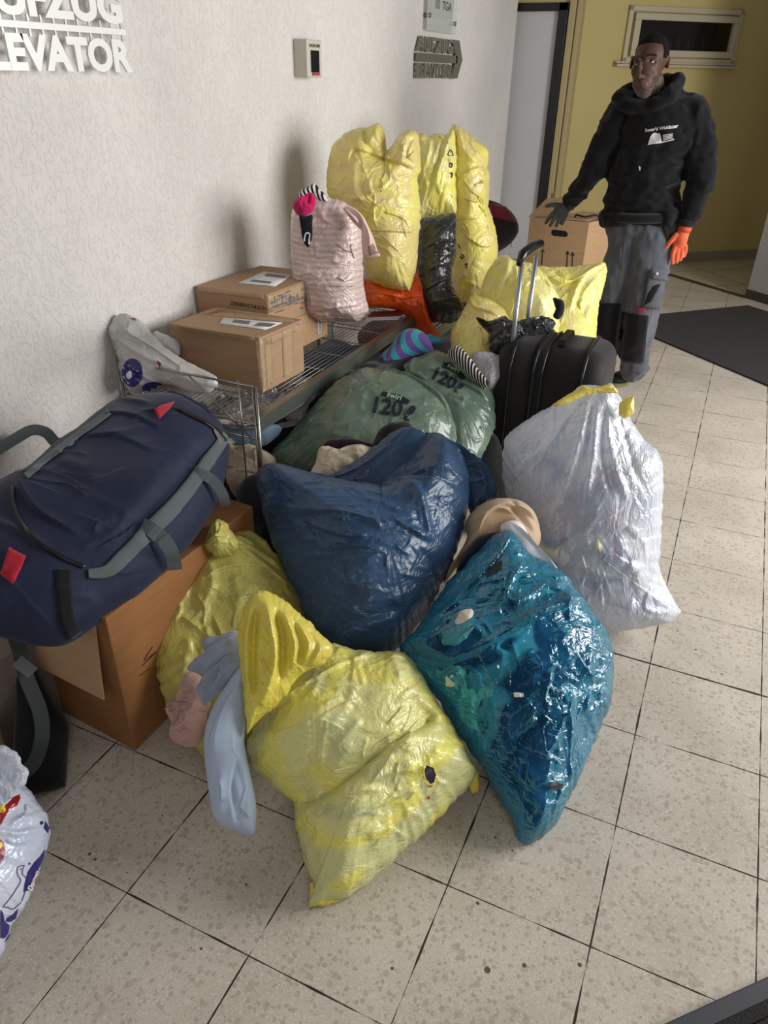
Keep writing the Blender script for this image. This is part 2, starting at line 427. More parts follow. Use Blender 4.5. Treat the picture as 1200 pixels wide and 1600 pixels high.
def shape_print(name, polys, t, mat, parent, off=.0025):
    """flat printed shapes (closed px polygons) on a surface"""
    bm = bmesh.new()
    for poly in polys:
        b = bmesh.new(); f = b.faces.new([b.verts.new((p[0], p[1], 0)) for p in poly]); bmesh.ops.triangulate(b, faces=[f])
        for _ in range(3):
            ed = [e for e in b.edges if e.calc_length() > 6]
            if ed: bmesh.ops.subdivide_edges(b, edges=ed, cuts=1); bmesh.ops.triangulate(b, faces=b.faces)
        mp = {}
        for v in b.verts:
            h = hit(t, v.co.x, v.co.y, off); mp[v] = None if h is None else bm.verts.new(tuple(h[0]))
        for f in b.faces:
            q = [mp[v] for v in f.verts]
            if None not in q:
                try: bm.faces.new(q)
                except ValueError: pass
        b.free()
    return bm_obj(name, bm, mat, parent)
def stroke(pts, w, closed=False):
    c = spline(pts, 5, closed); d = np.gradient(c, axis=0); n = np.c_[-d[:, 1], d[:, 0]]; n /= np.linalg.norm(n, axis=1)[:, None]+1e-9
    return [[tuple(c[i]-n[i]*w/2), tuple(c[i]+n[i]*w/2), tuple(c[i+1]+n[i+1]*w/2), tuple(c[i+1]-n[i+1]*w/2)] for i in range(len(c)-1)]

# ------------------------------------------------------------------ fused bodies
def fuse(name, prims, mat, parent=None, voxel=.008, it=6, disp=None):
    bm = bmesh.new()
    for p in prims:
        if p[0] == 'e':
            _, c, rad = p[:3]; rot = p[3] if len(p) > 3 else Matrix.Identity(4)
            M_ = Matrix.Translation(Vector(c)) @ rot @ Matrix.Diagonal((*rad, 1)); bmesh.ops.create_uvsphere(bm, u_segments=28, v_segments=18, radius=1, matrix=M_)
        else:
            _, P, R_ = p[:3]; sq = p[3] if len(p) > 3 else 1.        # chain of capsules, sq flattens along y
            P = [np.asarray(q, float) for q in P]
            if len(P) > 2:
                Q = spline(P, 6); R_ = np.interp(np.linspace(0, len(P)-1, len(Q)), range(len(P)), R_)
            else: Q = np.array([P[0]+(P[1]-P[0])*t for t in np.linspace(0, 1, 7)]); R_ = np.linspace(R_[0], R_[1], 7)
            k = bmesh.new(); tube_bm(k, Q, R_, 20)
            for e, rr in ((Q[0], R_[0]), (Q[-1], R_[-1])): bmesh.ops.create_uvsphere(k, u_segments=20, v_segments=12, radius=rr, matrix=Matrix.Translation(Vector(e)))
            cy = np.mean(Q, axis=0)[1]
            for v in k.verts: v.co.y = cy+(v.co.y-cy)*sq
            tmp = bpy.data.meshes.new('tmp'); bmesh.ops.recalc_face_normals(k, faces=k.faces); k.to_mesh(tmp); k.free(); bm.from_mesh(tmp); bpy.data.meshes.remove(tmp)
    me = bpy.data.meshes.new('tmp'); bm.to_mesh(me); bm.free()
    o = bpy.data.objects.new('tmp', me); COL.objects.link(o)
    md = o.modifiers.new('fuse', 'REMESH'); md.mode = 'VOXEL'; md.voxel_size = voxel; md.adaptivity = 0
    sm = o.modifiers.new('soft', 'SMOOTH'); sm.factor = .6; sm.iterations = it
    bpy.context.view_layer.update(); ev = o.evaluated_get(bpy.context.evaluated_depsgraph_get()); m2 = bpy.data.meshes.new_from_object(ev)
    COL.objects.unlink(o); bpy.data.objects.remove(o)
    V = np.array([v.co[:] for v in m2.vertices]); N_ = np.array([v.normal[:] for v in m2.vertices])
    if disp is not None: V = disp(V, N_); m2.vertices.foreach_set('co', V.ravel())
    m2.name = name; m2.materials.clear(); m2.materials.append(mat); m2.polygons.foreach_set('use_smooth', [True]*len(m2.polygons)); m2.update()
    ob = bpy.data.objects.new(name, m2); COL.objects.link(ob)
    if parent: put(ob, parent)
    return ob
def skin_piece(name, src, test, off, mat, parent):
    """hair, beard: faces of src that pass test, lifted by off"""
    me = src.data; V = np.array([v.co[:] for v in me.vertices]); N_ = np.array([v.normal[:] for v in me.vertices])
    keep = test(V); F = [list(p.vertices) for p in me.polygons if all(keep[i] for i in p.vertices)]
    us = sorted({i for f in F for i in f}); mp = {i: k for k, i in enumerate(us)}
    # taper at the border
    cnt = {}
    for f in F:
        for a, b in zip(f, f[1:]+f[:1]): cnt[tuple(sorted((a, b)))] = cnt.get(tuple(sorted((a, b))), 0)+1
    bd = {i for e, c_ in cnt.items() if c_ == 1 for i in e}
    Vn = [V[i]+N_[i]*(-.001 if i in bd else off) for i in us]
    return mesh_obj(name, Vn, [[mp[i] for i in f] for f in F], mat, parent)

# ================================================================== THE ROOM
WX = -.72
def floor_mat():
    m, nt, N, L, b = new_mat('terrazzo_tiles')
    tc = N.new('ShaderNodeTexCoord')
    def mth(op, a, bb=None, cl=False):
        n = N.new('ShaderNodeMath'); n.operation = op; n.use_clamp = cl
        for i, v in enumerate((a, bb)):
            if v is None: continue
            if isinstance(v, (int, float)): n.inputs[i].default_value = v
            else: L.new(v, n.inputs[i])
        return n.outputs[0]
    sep = N.new('ShaderNodeSeparateXYZ'); L.new(tc.outputs['Object'], sep.inputs[0])
    def line(axis):
        q = mth('DIVIDE', sep.outputs[axis], S); f = mth('FRACT', mth('ADD', q, 100.5)); d = mth('ABSOLUTE', mth('SUBTRACT', f, .5))
        return mth('MULTIPLY', d, S), q
    dx, qx = line(0); dy, qy = line(1)
    wob = N.new('ShaderNodeTexNoise'); wob.inputs['Scale'].default_value = 9; wob.inputs['Detail'].default_value = 5; L.new(tc.outputs['Object'], wob.inputs['Vector'])
    wid = mth('MULTIPLY', mth('SUBTRACT', wob.outputs['Fac'], .32), .0085)
    # one wider expansion joint
    j3 = mth('LESS_THAN', mth('ABSOLUTE', mth('SUBTRACT', sep.outputs[1], 3*S)), .02)
    wy = mth('ADD', wid, mth('MULTIPLY', j3, .0022))
    gx = mth('LESS_THAN', dx, wid); gy = mth('LESS_THAN', dy, wy); g = mth('MAXIMUM', gx, gy)
    # chips
    base = N.new('ShaderNodeTexNoise'); base.inputs['Scale'].default_value = 3; L.new(tc.outputs['Object'], base.inputs['Vector'])
    cr = N.new('ShaderNodeValToRGB'); cr.color_ramp.elements[0].color = lin((186, 176, 162)); cr.color_ramp.elements[1].color = lin((206, 197, 184)); cr.color_ramp.elements[0].position = .3; cr.color_ramp.elements[1].position = .7
    L.new(base.outputs['Fac'], cr.inputs[0]); col = cr.outputs[0]
    for sc, thr, c, fac, dist in ((95, .22, (160, 148, 134), .6, .5), (190, .25, (216, 209, 198), .5, .5), (62, .12, (172, 154, 140), .55, .5), (330, .22, (150, 140, 128), .45, .6)):
        wn = N.new('ShaderNodeTexNoise'); wn.inputs['Scale'].default_value = sc*.9; L.new(tc.outputs['Object'], wn.inputs['Vector'])
        mv = N.new('ShaderNodeMix'); mv.data_type = 'VECTOR'; mv.inputs['Factor'].default_value = .012*55/sc*dist*2
        L.new(tc.outputs['Object'], mv.inputs['A']); L.new(wn.outputs['Color'], mv.inputs['B'])
        v = N.new('ShaderNodeTexVoronoi'); v.inputs['Scale'].default_value = sc; L.new(mv.outputs['Result'], v.inputs['Vector'])
        sp = N.new('ShaderNodeSeparateColor'); L.new(v.outputs['Color'], sp.inputs[0])
        k = mth('LESS_THAN', sp.outputs[0], thr)
        k = mth('MULTIPLY', mth('MULTIPLY', k, mth('LESS_THAN', v.outputs['Distance'], .52)), fac)
        mx = N.new('ShaderNodeMix'); mx.data_type = 'RGBA'; L.new(k, mx.inputs['Factor']); L.new(col, mx.inputs['A']); mx.inputs['B'].default_value = lin(c); col = mx.outputs['Result']
    # dirt specks
    v = N.new('ShaderNodeTexVoronoi'); v.inputs['Scale'].default_value = 16; L.new(tc.outputs['Object'], v.inputs['Vector'])
    wn = N.new('ShaderNodeTexNoise'); wn.inputs['Scale'].default_value = 1.3; L.new(tc.outputs['Object'], wn.inputs['Vector'])
    k = mth('LESS_THAN', v.outputs['Distance'], mth('MULTIPLY', mth('SUBTRACT', wn.outputs['Fac'], .42, True), .35)); k = mth('MULTIPLY', k, .85)
    mx = N.new('ShaderNodeMix'); mx.data_type = 'RGBA'; L.new(k, mx.inputs['Factor']); L.new(col, mx.inputs['A']); mx.inputs['B'].default_value = lin((58, 48, 40)); col = mx.outputs['Result']
    mx = N.new('ShaderNodeMix'); mx.data_type = 'RGBA'; L.new(g, mx.inputs['Factor']); L.new(col, mx.inputs['A']); mx.inputs['B'].default_value = lin((52, 44, 38)); col = mx.outputs['Result']
    L.new(col, b.inputs['Base Color'])
    rg = mth('ADD', mth('MULTIPLY', g, .4), mth('ADD', mth('MULTIPLY', wob.outputs['Fac'], .2), .3)); L.new(rg, b.inputs['Roughness'])
    bp = N.new('ShaderNodeBump'); bp.inputs['Strength'].default_value = .5; bp.inputs['Distance'].default_value = .004; bp.invert = True; L.new(g, bp.inputs['Height']); L.new(bp.outputs['Normal'], b.inputs['Normal'])
    b.inputs['Specular IOR Level'].default_value = .35
    return m
def wall_mat(name, c, c2=None, bump=.5, sc=1.0):
    m, nt, N, L, b = new_mat(name)
    tc = N.new('ShaderNodeTexCoord')
    n = N.new('ShaderNodeTexNoise'); n.inputs['Scale'].default_value = 1.2; n.inputs['Detail'].default_value = 5; L.new(tc.outputs['Object'], n.inputs['Vector'])
    cr = N.new('ShaderNodeValToRGB'); cr.color_ramp.elements[0].color = lin(c2 or [v*.95 for v in c]); cr.color_ramp.elements[1].color = lin(c); cr.color_ramp.elements[0].position = .35; cr.color_ramp.elements[1].position = .6
    L.new(n.outputs['Fac'], cr.inputs[0]); L.new(cr.outputs[0], b.inputs['Base Color']); b.inputs['Roughness'].default_value = .75; b.inputs['Specular IOR Level'].default_value = .3
    mp = N.new('ShaderNodeMapping'); mp.inputs['Scale'].default_value = (1, 1.5, .75); L.new(tc.outputs['Object'], mp.inputs['Vector'])
    q = N.new('ShaderNodeTexNoise'); q.inputs['Scale'].default_value = 26*sc; q.inputs['Detail'].default_value = 2; q.inputs['Distortion'].default_value = 1.8; L.new(mp.outputs['Vector'], q.inputs['Vector'])
    r = N.new('ShaderNodeValToRGB'); r.color_ramp.elements[0].position = .50; r.color_ramp.elements[1].position = .60; L.new(q.outputs['Fac'], r.inputs[0])
    q2 = N.new('ShaderNodeTexNoise'); q2.inputs['Scale'].default_value = 150; L.new(tc.outputs['Object'], q2.inputs['Vector'])
    a = N.new('ShaderNodeMath'); a.operation = 'MULTIPLY_ADD'; a.inputs[1].default_value = .18; L.new(q2.outputs['Fac'], a.inputs[0]); L.new(r.outputs[0], a.inputs[2])
    bp = N.new('ShaderNodeBump'); bp.inputs['Strength'].default_value = bump; bp.inputs['Distance'].default_value = .0035; L.new(a.outputs[0], bp.inputs['Height']); L.new(bp.outputs['Normal'], b.inputs['Normal'])
    return m
def struct(o): o['kind'] = 'structure'; return o

M_floor = floor_mat()
M_white = wall_mat('rough_white_plaster', (220, 216, 212), bump=.6)
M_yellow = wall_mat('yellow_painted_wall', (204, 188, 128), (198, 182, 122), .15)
M_grey_wall = wall_mat('pale_grey_wall', (176, 174, 170), bump=.2)
M_yellow_shade = wall_mat('shaded_yellow_wall', (164, 146, 88), bump=.15)  # yellow wall paint darkened: the shade past the corner is in the colour
struct(box('floor', (-.9, -3.2, -.1), (4.8, 0, 0), (0, 13.4, 0), (0, 0, .1), M_floor, bev=0))
# lobby floor beyond the threshold, turned 40 degrees
a40 = math.radians(40); TL = np.array([math.cos(a40), math.sin(a40), 0]); TN = np.array([-TL[1], TL[0], 0])    # along the yellow wall, into the wall
def lobby_mat():
    m, nt, N, L, b = new_mat('lobby_stone_tiles')
    tc = N.new('ShaderNodeTexCoord'); mp = N.new('ShaderNodeMapping'); mp.inputs['Rotation'].default_value = (0, 0, -a40); L.new(tc.outputs['Object'], mp.inputs['Vector'])
    br = N.new('ShaderNodeTexBrick'); br.offset = 0; br.inputs['Scale'].default_value = 1; br.inputs['Brick Width'].default_value = .6; br.inputs['Row Height'].default_value = .6; br.inputs['Mortar Size'].default_value = .006
    br.inputs['Color1'].default_value = lin((196, 186, 162)); br.inputs['Color2'].default_value = lin((190, 180, 158)); br.inputs['Mortar'].default_value = lin((110, 100, 84)); L.new(mp.outputs[0], br.inputs['Vector'])
    L.new(br.outputs['Color'], b.inputs['Base Color']); b.inputs['Roughness'].default_value = .45
    return m
th0 = np.array([1.46, 6.19, 0]); sdir = nrm(np.array([.766, -.643, 0]))                       # threshold runs along sdir
bm = bmesh.new(); hexa(bm, th0-sdir*2.6+TL*.03+[0, 0, .0], sdir*4.5, TL*3.6, np.array([0, 0, .004]))
struct(bm_obj('floor_lobby', bm, lobby_mat()))
bm = bmesh.new(); hexa(bm, th0-sdir*1.9-TL*.03, sdir*1.9, TL*.06, np.array([0, 0, .008]), .002)
struct(bm_obj('trim_1', bm, simple('dark_threshold', (74, 60, 46), .5)))
struct(box('wall_left', (WX-.3, -3.2, 0), (.3, 0, 0), (0, 9.05, 0), (0, 0, 3.0), M_white, bev=0))
struct(box('baseboard_left', (WX, -3.2, 0), (.012, 0, 0), (0, 9.05, 0), (0, 0, .08), simple('grey_skirting', (120, 112, 104), .5)))
# door wall
DY = 5.95
M_blackframe = simple('black_door_frame', (26, 26, 30), .35)
M_doorpanel = simple('light_grey_door', (196, 196, 198), .45, var=.02)
M_beige = simple('beige_trim', (176, 160, 116), .55)
struct(box('wall_back', (-2.2, DY+.02, 0), (1.95, 0, 0), (0, .15, 0), (0, 0, 3.), M_yellow, bev=0))
d = struct(box('door_1', (-1.3, DY, 0), (.89, 0, 0), (0, .04, 0), (0, 0, 2.075), M_doorpanel))
box('door_frame', (-.405, DY-.03, 0), (.075, 0, 0), (0, .07, 0), (0, 0, 2.13), M_blackframe, d, .004)
box('door_frame', (-1.38, DY-.03, 2.075), (1.05, 0, 0), (0, .07, 0), (0, 0, .055), M_blackframe, d, .004)
struct(box('trim_2', (-.325, DY-.015, 0), (.05, 0, 0), (0, .05, 0), (0, 0, 2.9), M_beige, bev=.004))
struct(box('trim_3', (-.265, DY+.0, 0), (.035, 0, 0), (0, .12, 0), (0, 0, 2.9), M_beige, bev=.004))
# yellow window wall
Y0 = np.array([.91, 7.51, 0])
W0 = Y0-TL*1.6; 
OS0, OS1, OZ0, OZ1 = .0, .0, 1.84, 2.065
corner = Y0+TL*.78
struct(box('wall_far', corner-TN*.0, -TN*1.8, TL*.2, (0, 0, 3.), M_yellow_shade, bev=0))
M_skirt = simple('stone_skirting', (150, 140, 120), .5, var=.06)
struct(box('baseboard_window', W0-TN*.015, TL*2.38, TN*.014, (0, 0, .1), M_skirt))
struct(box('baseboard_far', corner-TL*.012, -TN*1.8, TL*.012, (0, 0, .1), M_skirt))
struct(box('wall_right', th0+[0, 0, 0], sdir*1.8, TL*.16, (0, 0, 3.), M_grey_wall, bev=0))
struct(box('baseboard_right', th0-TL*.014, sdir*1.8, TL*.014, (0, 0, .075), simple('dark_skirting', (58, 50, 44), .5)))
# window in the yellow wall
def wl(x, y): return onp(x, y, Y0, TN)
M_pvc = simple('white_window_plastic', (196, 186, 160), .4)
def wpt(s, z, off=0.): return Y0+TL*s+np.array([0, 0, z])-TN*off
s_ = lambda P: float((P-Y0) @ TL)
g0, g1 = s_(wl(999, 31)), s_(wl(1144, 36)); zt, zb = 2.06, 1.845
f0, f1, ft, fb = g0-.12, g1+.085, 2.16, 1.735
win = struct(box('window_1', wpt(f0, fb, .03), TL*(f1-f0), TN*.03, (0, 0, .05), M_pvc, bev=.003))
def bar(n, s0, s1, z0, z1, th, par, m=M_pvc): return box(n, wpt(s0, z0, th), TL*(s1-s0), TN*th, (0, 0, z1-z0), m, par, .004)
fr = bar('window_frame', f0, f1, ft-.04, ft, .03, win); bar('window_frame', f0, f0+.04, fb, ft, .03, win); bar('window_frame', f1-.04, f1, fb, ft, .03, win)
bar('sash', g0-.06, g1+.045, zt, zt+.05, .045, win); bar('sash', g0-.06, g1+.045, zb-.05, zb, .045, win); bar('sash', g0-.06, g0, zb, zt, .045, win); bar('sash', g1, g1+.045, zb, zt, .045, win)
M_pane = simple('dark_glass', (30, 28, 24), .08, spec=.6); M_pane.node_tree.nodes['Principled BSDF'].inputs['Alpha'].default_value = .6
bar('pane', g0-.01, g1+.01, zb-.01, zt+.01, .008, win, M_pane)
bar('window_sill', f0-.07, f1+.03, fb-.02, fb, .07, win)
bar('roller_rail', f0-.07, f1-.0, fb+.005, fb+.02, .05, win)
tag(win, kind='structure')
bm = bmesh.new(); o0, o1 = g0-.01, g1+.01
for (a_, b_, c_, d_) in ((-1.6, o0, 0, 3.), (o1, .78, 0, 3.), (o0, o1, 0, zb-.01), (o0, o1, zt+.01, 3.)): hexa(bm, Y0+TL*a_+np.array([0, 0, c_]), TL*(b_-a_), TN*.2, (0, 0, d_-c_), 0)
struct(bm_obj('wall_window', bm, M_yellow))
M_niche = simple('dark_niche', (70, 66, 56), .8)
bm = bmesh.new(); hexa(bm, Y0+TL*(o0-.02)+TN*.2+np.array([0, 0, zb-.05]), TL*(o1-o0+.04), TN*.01, (0, 0, zt-zb+.1), 0); hexa(bm, Y0+TL*(o0-.02)+TN*.03+np.array([0, 0, zb-.012]), TL*(o1-o0+.04), TN*.17, (0, 0, .01), 0)
struct(bm_obj('trim_4', bm, M_niche))
M_bot = simple('pale_bottle', (170, 164, 150), .5)
first = None
for k, (sx, hh) in enumerate(((.44, .10), (.53, .13), (.64, .10), (.80, .12))):
    Pb = Y0+TL*(g0+(g1-g0)*sx)+TN*.11+np.array([0, 0, zb-.001])
    bt = tube('bottle', [Pb, Pb+[0, 0, hh*.6], Pb+[0, 0, hh*.75], Pb+[0, 0, hh*.8], Pb+[0, 0, hh]], [.024, .024, .012, .01, .011], M_bot, None, 14)
    tag(bt, ['leftmost', 'second from left, taller', 'third from left', 'rightmost'][k]+' of the pale bottles behind the small dark window pane', 'bottle', 'bottles behind the window')
# mats
M_mat = simple('charcoal_mat', (60, 58, 58), .95, bump=.9, bscale=350, var=.18, vscale=60)
mats = [(1028, 493), (1168, 478), (1270, 508), (1330, 700), (1023, 528)]
Pm = [onz(1026, 495), onz(1168, 479)]; u1 = nrm(Pm[1]-Pm[0]); e_ = onz(1200, 603)-onz(1023, 528); v1 = nrm(e_)
P0 = onz(1023, 500)
bm = bmesh.new()
pl = [onz(1022, 503), onz(1028, 493), onz(1168, 479), onz(1168, 479)+sdir*1.35, onz(1023, 529)+v1*2.2, onz(1022, 529)]
vs = [bm.verts.new((p[0], p[1], .001)) for p in pl]; f = bm.faces.new(vs); r_ = bmesh.ops.extrude_face_region(bm, geom=[f])
for v in [g for g in r_['geom'] if isinstance(g, bmesh.types.BMVert)]: v.co.z = .012
mt = bm_obj('floor_mat', bm, M_mat); tag(mt, 'large charcoal floor mat lying beyond the standing man', 'mat')
A_, B_ = onz(1035, 1605), onz(1203, 1528); ud = nrm(B_-A_); nd = np.array([ud[1], -ud[0], 0])
em = empty('doormat', A_); tag(em, 'black ribbed doormat with grey edging, at the bottom right corner of the photo', 'mat')
box('edging', A_-ud*.4+[0, 0, .001], ud*1.1, nd*.035, (0, 0, .014), simple('grey_rubber_edge', (58, 60, 66), .5), em, .003)
bm = bmesh.new()
for i in range(16): hexa(bm, A_-ud*.4+nd*(.035+i*.028)+[0, 0, .001], ud*1.1, nd*.024, (0, 0, .013+.004*(i % 2)), .002)
bm_obj('mat_pile', bm, simple('ribbed_black_pile', (38, 36, 36), .95, bump=1., bscale=300, var=.5, vscale=160), em)

# ================================================================== WALL FIXTURES
M_alu = simple('brushed_aluminium', (214, 214, 212), .38, metal=.55, var=.03)
M_alud = simple('grey_aluminium', (120, 116, 108), .5, metal=.3)  # darker, rougher aluminium for spacers, clamps and the arrow
def wall_text(name, s, y0, y1, z0, z1, th, x0, mat, parent, bold=.02):
    """cut letters standing off the left wall; y runs to the right as you read"""
    V, F = text_mesh(s, 1., 0, bold)
    V = V.copy(); mn, mxx = V.min(0), V.max(0)
    Y = y0+(V[:, 0]-mn[0])/(mxx[0]-mn[0])*(y1-y0); Z = z0+(V[:, 1]-mn[1])/(mxx[1]-mn[1])*(z1-z0)
    n = len(V); VV = np.vstack([np.c_[np.full(n, x0+th), Y, Z], np.c_[np.full(n, x0), Y, Z]])
    FF = [f for f in F]+[[i+n for i in f[::-1]] for f in F]
    cnt = {}
    for f in F:
        for a, b in zip(f, f[1:]+f[:1]): cnt[(a, b)] = 1
    for (a, b) in list(cnt):
        if (b, a) not in cnt: FF.append([a, a+n, b+n, b])
    return mesh_obj(name, VV, FF, mat, parent, smooth=False)
sx_ = WX+.045
M_sign = simple('white_silver_letters', (232, 232, 230), .4, metal=.15)
pR = onx(205, 112, sx_); pT = onx(196, 62, sx_)
sg = empty('elevator_sign', (WX, .9, 1.75)); tag(sg, 'large silver AUFZUG ELEVATOR letters on the wall, at top left', 'sign')
zB = onx(100, 112, sx_)[2]; zBt = onx(100, 56, sx_)[2]
# letter extents from the photo
yE0, yE1 = onx(-46, 108, sx_)[1], onx(206, 112, sx_)[1]
wall_text('letters_elevator', 'ELEVATOR', yE0, yE1, zB, zBt, .008, sx_, M_sign, sg, .045)
yA0, yA1 = onx(-62, 24, sx_)[1], onx(189, 30, sx_)[1]
zA = onx(100, 31, sx_)[2]; zAt = zA+(zBt-zB)*1.02
wall_text('letters_aufzug', 'AUFZUG', yA0, yA1, zA, zAt, .008, sx_, M_sign, sg, .045)
zc0, zc1 = onx(100, 49, sx_)[2], onx(100, 38, sx_)[2]
box('crossbar', (sx_, yE0, zc0), (.008, 0, 0), (0, onx(194, 50, sx_)[1]-yE0, 0), (0, 0, zc1-zc0), M_sign, sg, .001)
for k in range(13):
    yy = yE0+.03+k*(yE1-yE0-.06)/12
    box('joining_pin', (sx_+.001, yy, zBt-.006), (.005, 0, 0), (0, .006, 0), (0, 0, zA-zBt+.012), M_alu, sg, 0)
for k in range(5):
    yy = yE0+.03+k*(yE1-yE0-.06)/4; tube('wall_spacer', [(WX, yy, (zc0+zc1)/2), (sx_+.002, yy, (zc0+zc1)/2)], .004, M_alud, sg)
# arrow sign
ax_ = WX+.014; ya, yb = onx(649, 90, ax_)[1], onx(712, 97, ax_)[1]
z1, z0 = onx(652, 55, ax_)[2], onx(652, 122, ax_)[2]; zm = (z0+z1)/2; yk = onx(707, 70, ax_)[1]
M_alud2 = simple('weathered_grey_letters', (128, 122, 110), .55, metal=.2)
ar = empty('elevator_arrow_sign', (WX, ya, zm)); tag(ar, 'small AUFZUG ELEVATOR arrow sign of cut grey letters, below a glass plaque', 'sign')
wall_text('letters_aufzug', 'AUFZUG', ya, yk, zm+.028, z1, .01, ax_, M_alud2, ar, .03)
wall_text('letters_elevator', 'ELEVATOR', ya, yk, z0, zm-.028, .01, ax_, M_alud2, ar, .03)
box('crossbar', (ax_, ya, zm-.022), (.012, 0, 0), (0, yb-ya, 0), (0, 0, .044), M_alud, ar, .001)
bm = bmesh.new(); yt = yb
for sgn in (1, -1):
    zz = z1 if sgn > 0 else z0
    hexa(bm, (ax_, yk-.02, zz), (.012, 0, 0), (0, .12, 0), (0, yt-yk, zm-zz), 0)
bm_obj('arrowhead', bm, M_alud, ar)
for yy in (ya+.1, yk-.1): tube('wall_spacer', [(WX, yy, zm), (ax_+.002, yy, zm)], .005, M_alud, ar)
# glass plaque
px_ = WX+.03; y0, y1 = onx(667, 45, px_)[1], onx(711, 51, px_)[1]; zb = onx(667, 47, px_)[2]
pq = empty('glass_plaque', (WX, y0, zb)); tag(pq, 'clear acrylic wall plaque with a grey printed sheet, above the arrow sign', 'sign')
M_acr, nt, N, L, b = new_mat('clear_acrylic'); b.inputs['Base Color'].default_value = lin((215, 222, 215)); b.inputs['Roughness'].default_value = .08; b.inputs['Alpha'].default_value = .45
box('acrylic_panel', (px_-.004, y0, zb), (.008, 0, 0), (0, y1-y0, 0), (0, 0, .75), M_acr, pq, .001)
dy = y1-y0
box('printed_sheet', (px_-.008, y0+.14*dy, zb+.075), (.003, 0, 0), (0, dy*.78, 0), (0, 0, .6), simple('grey_sheet', (150, 148, 140), .6), pq, 0)
for k, zz in enumerate((zb+.115, zb+.21, zb+.31)):
    wall_text('printed_lettering', ['10  TGA', '8   3 4 6 2', '6   5 4 1'][k], y0+.25*dy, y0+.8*dy, zz, zz+.045, .001, px_+.0045, simple('dark_print', (70, 68, 64), .6), pq, .0)
for yy, zz in ((y0+.04*dy, zb+.075), (y1-.06*dy, zb+.055), ):
    tube('clamp', [(WX, yy, zz), (px_+.012, yy, zz)], .013, M_alud, pq, 14)
# call point box
cy0, cy1, cz0, cz1 = onx(480, 90, WX+.07)[1], onx(503, 90, WX+.07)[1], onx(480, 121, WX+.07)[2], onx(480, 61, WX+.07)[2]
cb = empty('call_point', (WX, cy0, cz0)); tag(cb, 'small grey alarm call box with dark window and red strip, on the white wall', 'alarm box')
M_cbox = simple('grey_alarm_housing', (196, 192, 178), .5)
box('housing', (WX, cy0, cz0), (.07, 0, 0), (0, cy1-cy0, 0), (0, 0, cz1-cz0), M_cbox, cb, .005)
H_ = cz1-cz0; Wd = cy1-cy0
box('display', (WX+.068, cy0+.22*Wd, cz0+.14*H_), (.004, 0, 0), (0, .58*Wd, 0), (0, 0, .58*H_), simple('dark_display', (22, 24, 28), .15), cb, .001)
box('red_strip', (WX+.0725, cy0+.30*Wd, cz0+.055*H_), (.004, 0, 0), (0, .46*Wd, 0), (0, 0, .08*H_), simple('red_label', (190, 50, 50), .5), cb, .001)
wall_text('lettering', 'HAUSALARM', cy0+.15*Wd, cy0+.85*Wd, cz0+.8*H_, cz0+.89*H_, .001, WX+.0705, simple('grey_print', (90, 86, 76), .6), cb)

# ================================================================== SHELF RACK
M_chrome = simple('dull_chrome_wire', (150, 148, 142), .28, metal=.85)
M_rail = simple('grey_green_rail', (104, 112, 104), .35, metal=.6)
SH = .58; X0, X1, YA, YB = -.70, -.115, .97, 2.46
rk = empty('wire_rack', (-.4, YA, 0)); tag(rk, 'low chrome wire rack along the wall, carrying cardboard boxes and a pink sack', 'rack')
for x, y, h in ((X1, YA, .70), (X0, YA, .72), (X1, YB, .80), (X0, YB, .72)):
    bm = bmesh.new()
    for dx in (-.006, .006): tube_bm(bm, [(x+dx, y, 0), (x+dx, y, h)], .0055, 8)
    bm_obj('post', bm, M_chrome, rk, True)
bm = bmesh.new()
n = 24
for i in range(n+1):
    x = X0+.02+(X1-X0-.04)*i/n; tube_bm(bm, [(x, YA, SH), (x, YB, SH)], .0016, 5)
for i in range(9): y = YA+(YB-YA)*i/8; tube_bm(bm, [(X0, y, SH-.006), (X1, y, SH-.006)], .003, 6)
bm_obj('wire_deck', bm, M_chrome, rk, True)
box('front_rail', (X1, YA, SH-.05), (.006, 0, 0), (0, YB-YA, 0), (0, 0, .052), M_rail, rk, .001)
box('front_rail_lip', (X1-.03, YA, SH-.004), (.034, 0, 0), (0, YB-YA, 0), (0, 0, .005), M_chrome, rk, .001)
tube('rear_rail', [(X0, YA, SH), (X0, YB, SH)], .005, M_chrome, rk)
bm = bmesh.new()
for z in (SH+.125, SH-.015, SH-.07): tube_bm(bm, [(X0, YA-.01, z), (X1, YA-.01, z)], .0045)
for x in (X0+.1, X1-.055): tube_bm(bm, [(x, YA-.014, SH+.14), (x, YA-.014, .3)], .003)
tube_bm(bm, [(X1-.27, YA-.012, SH+.125), (X1-.02, YA-.012, SH-.07)], .003)
tube_bm(bm, [(X0, YA-.01, .37), (X1, YA-.01, .37)], .0035)
bm_obj('end_guard', bm, M_chrome, rk, True)
bm = bmesh.new()
for z in (SH+.14,): tube_bm(bm, [(X0, YB, z), (X1, YB, z)], .004)
tube_bm(bm, [(X1-.06, YB, SH), (X1-.06, YB, SH+.14)], .003)
bm_obj('end_guard', bm, M_chrome, rk, True)
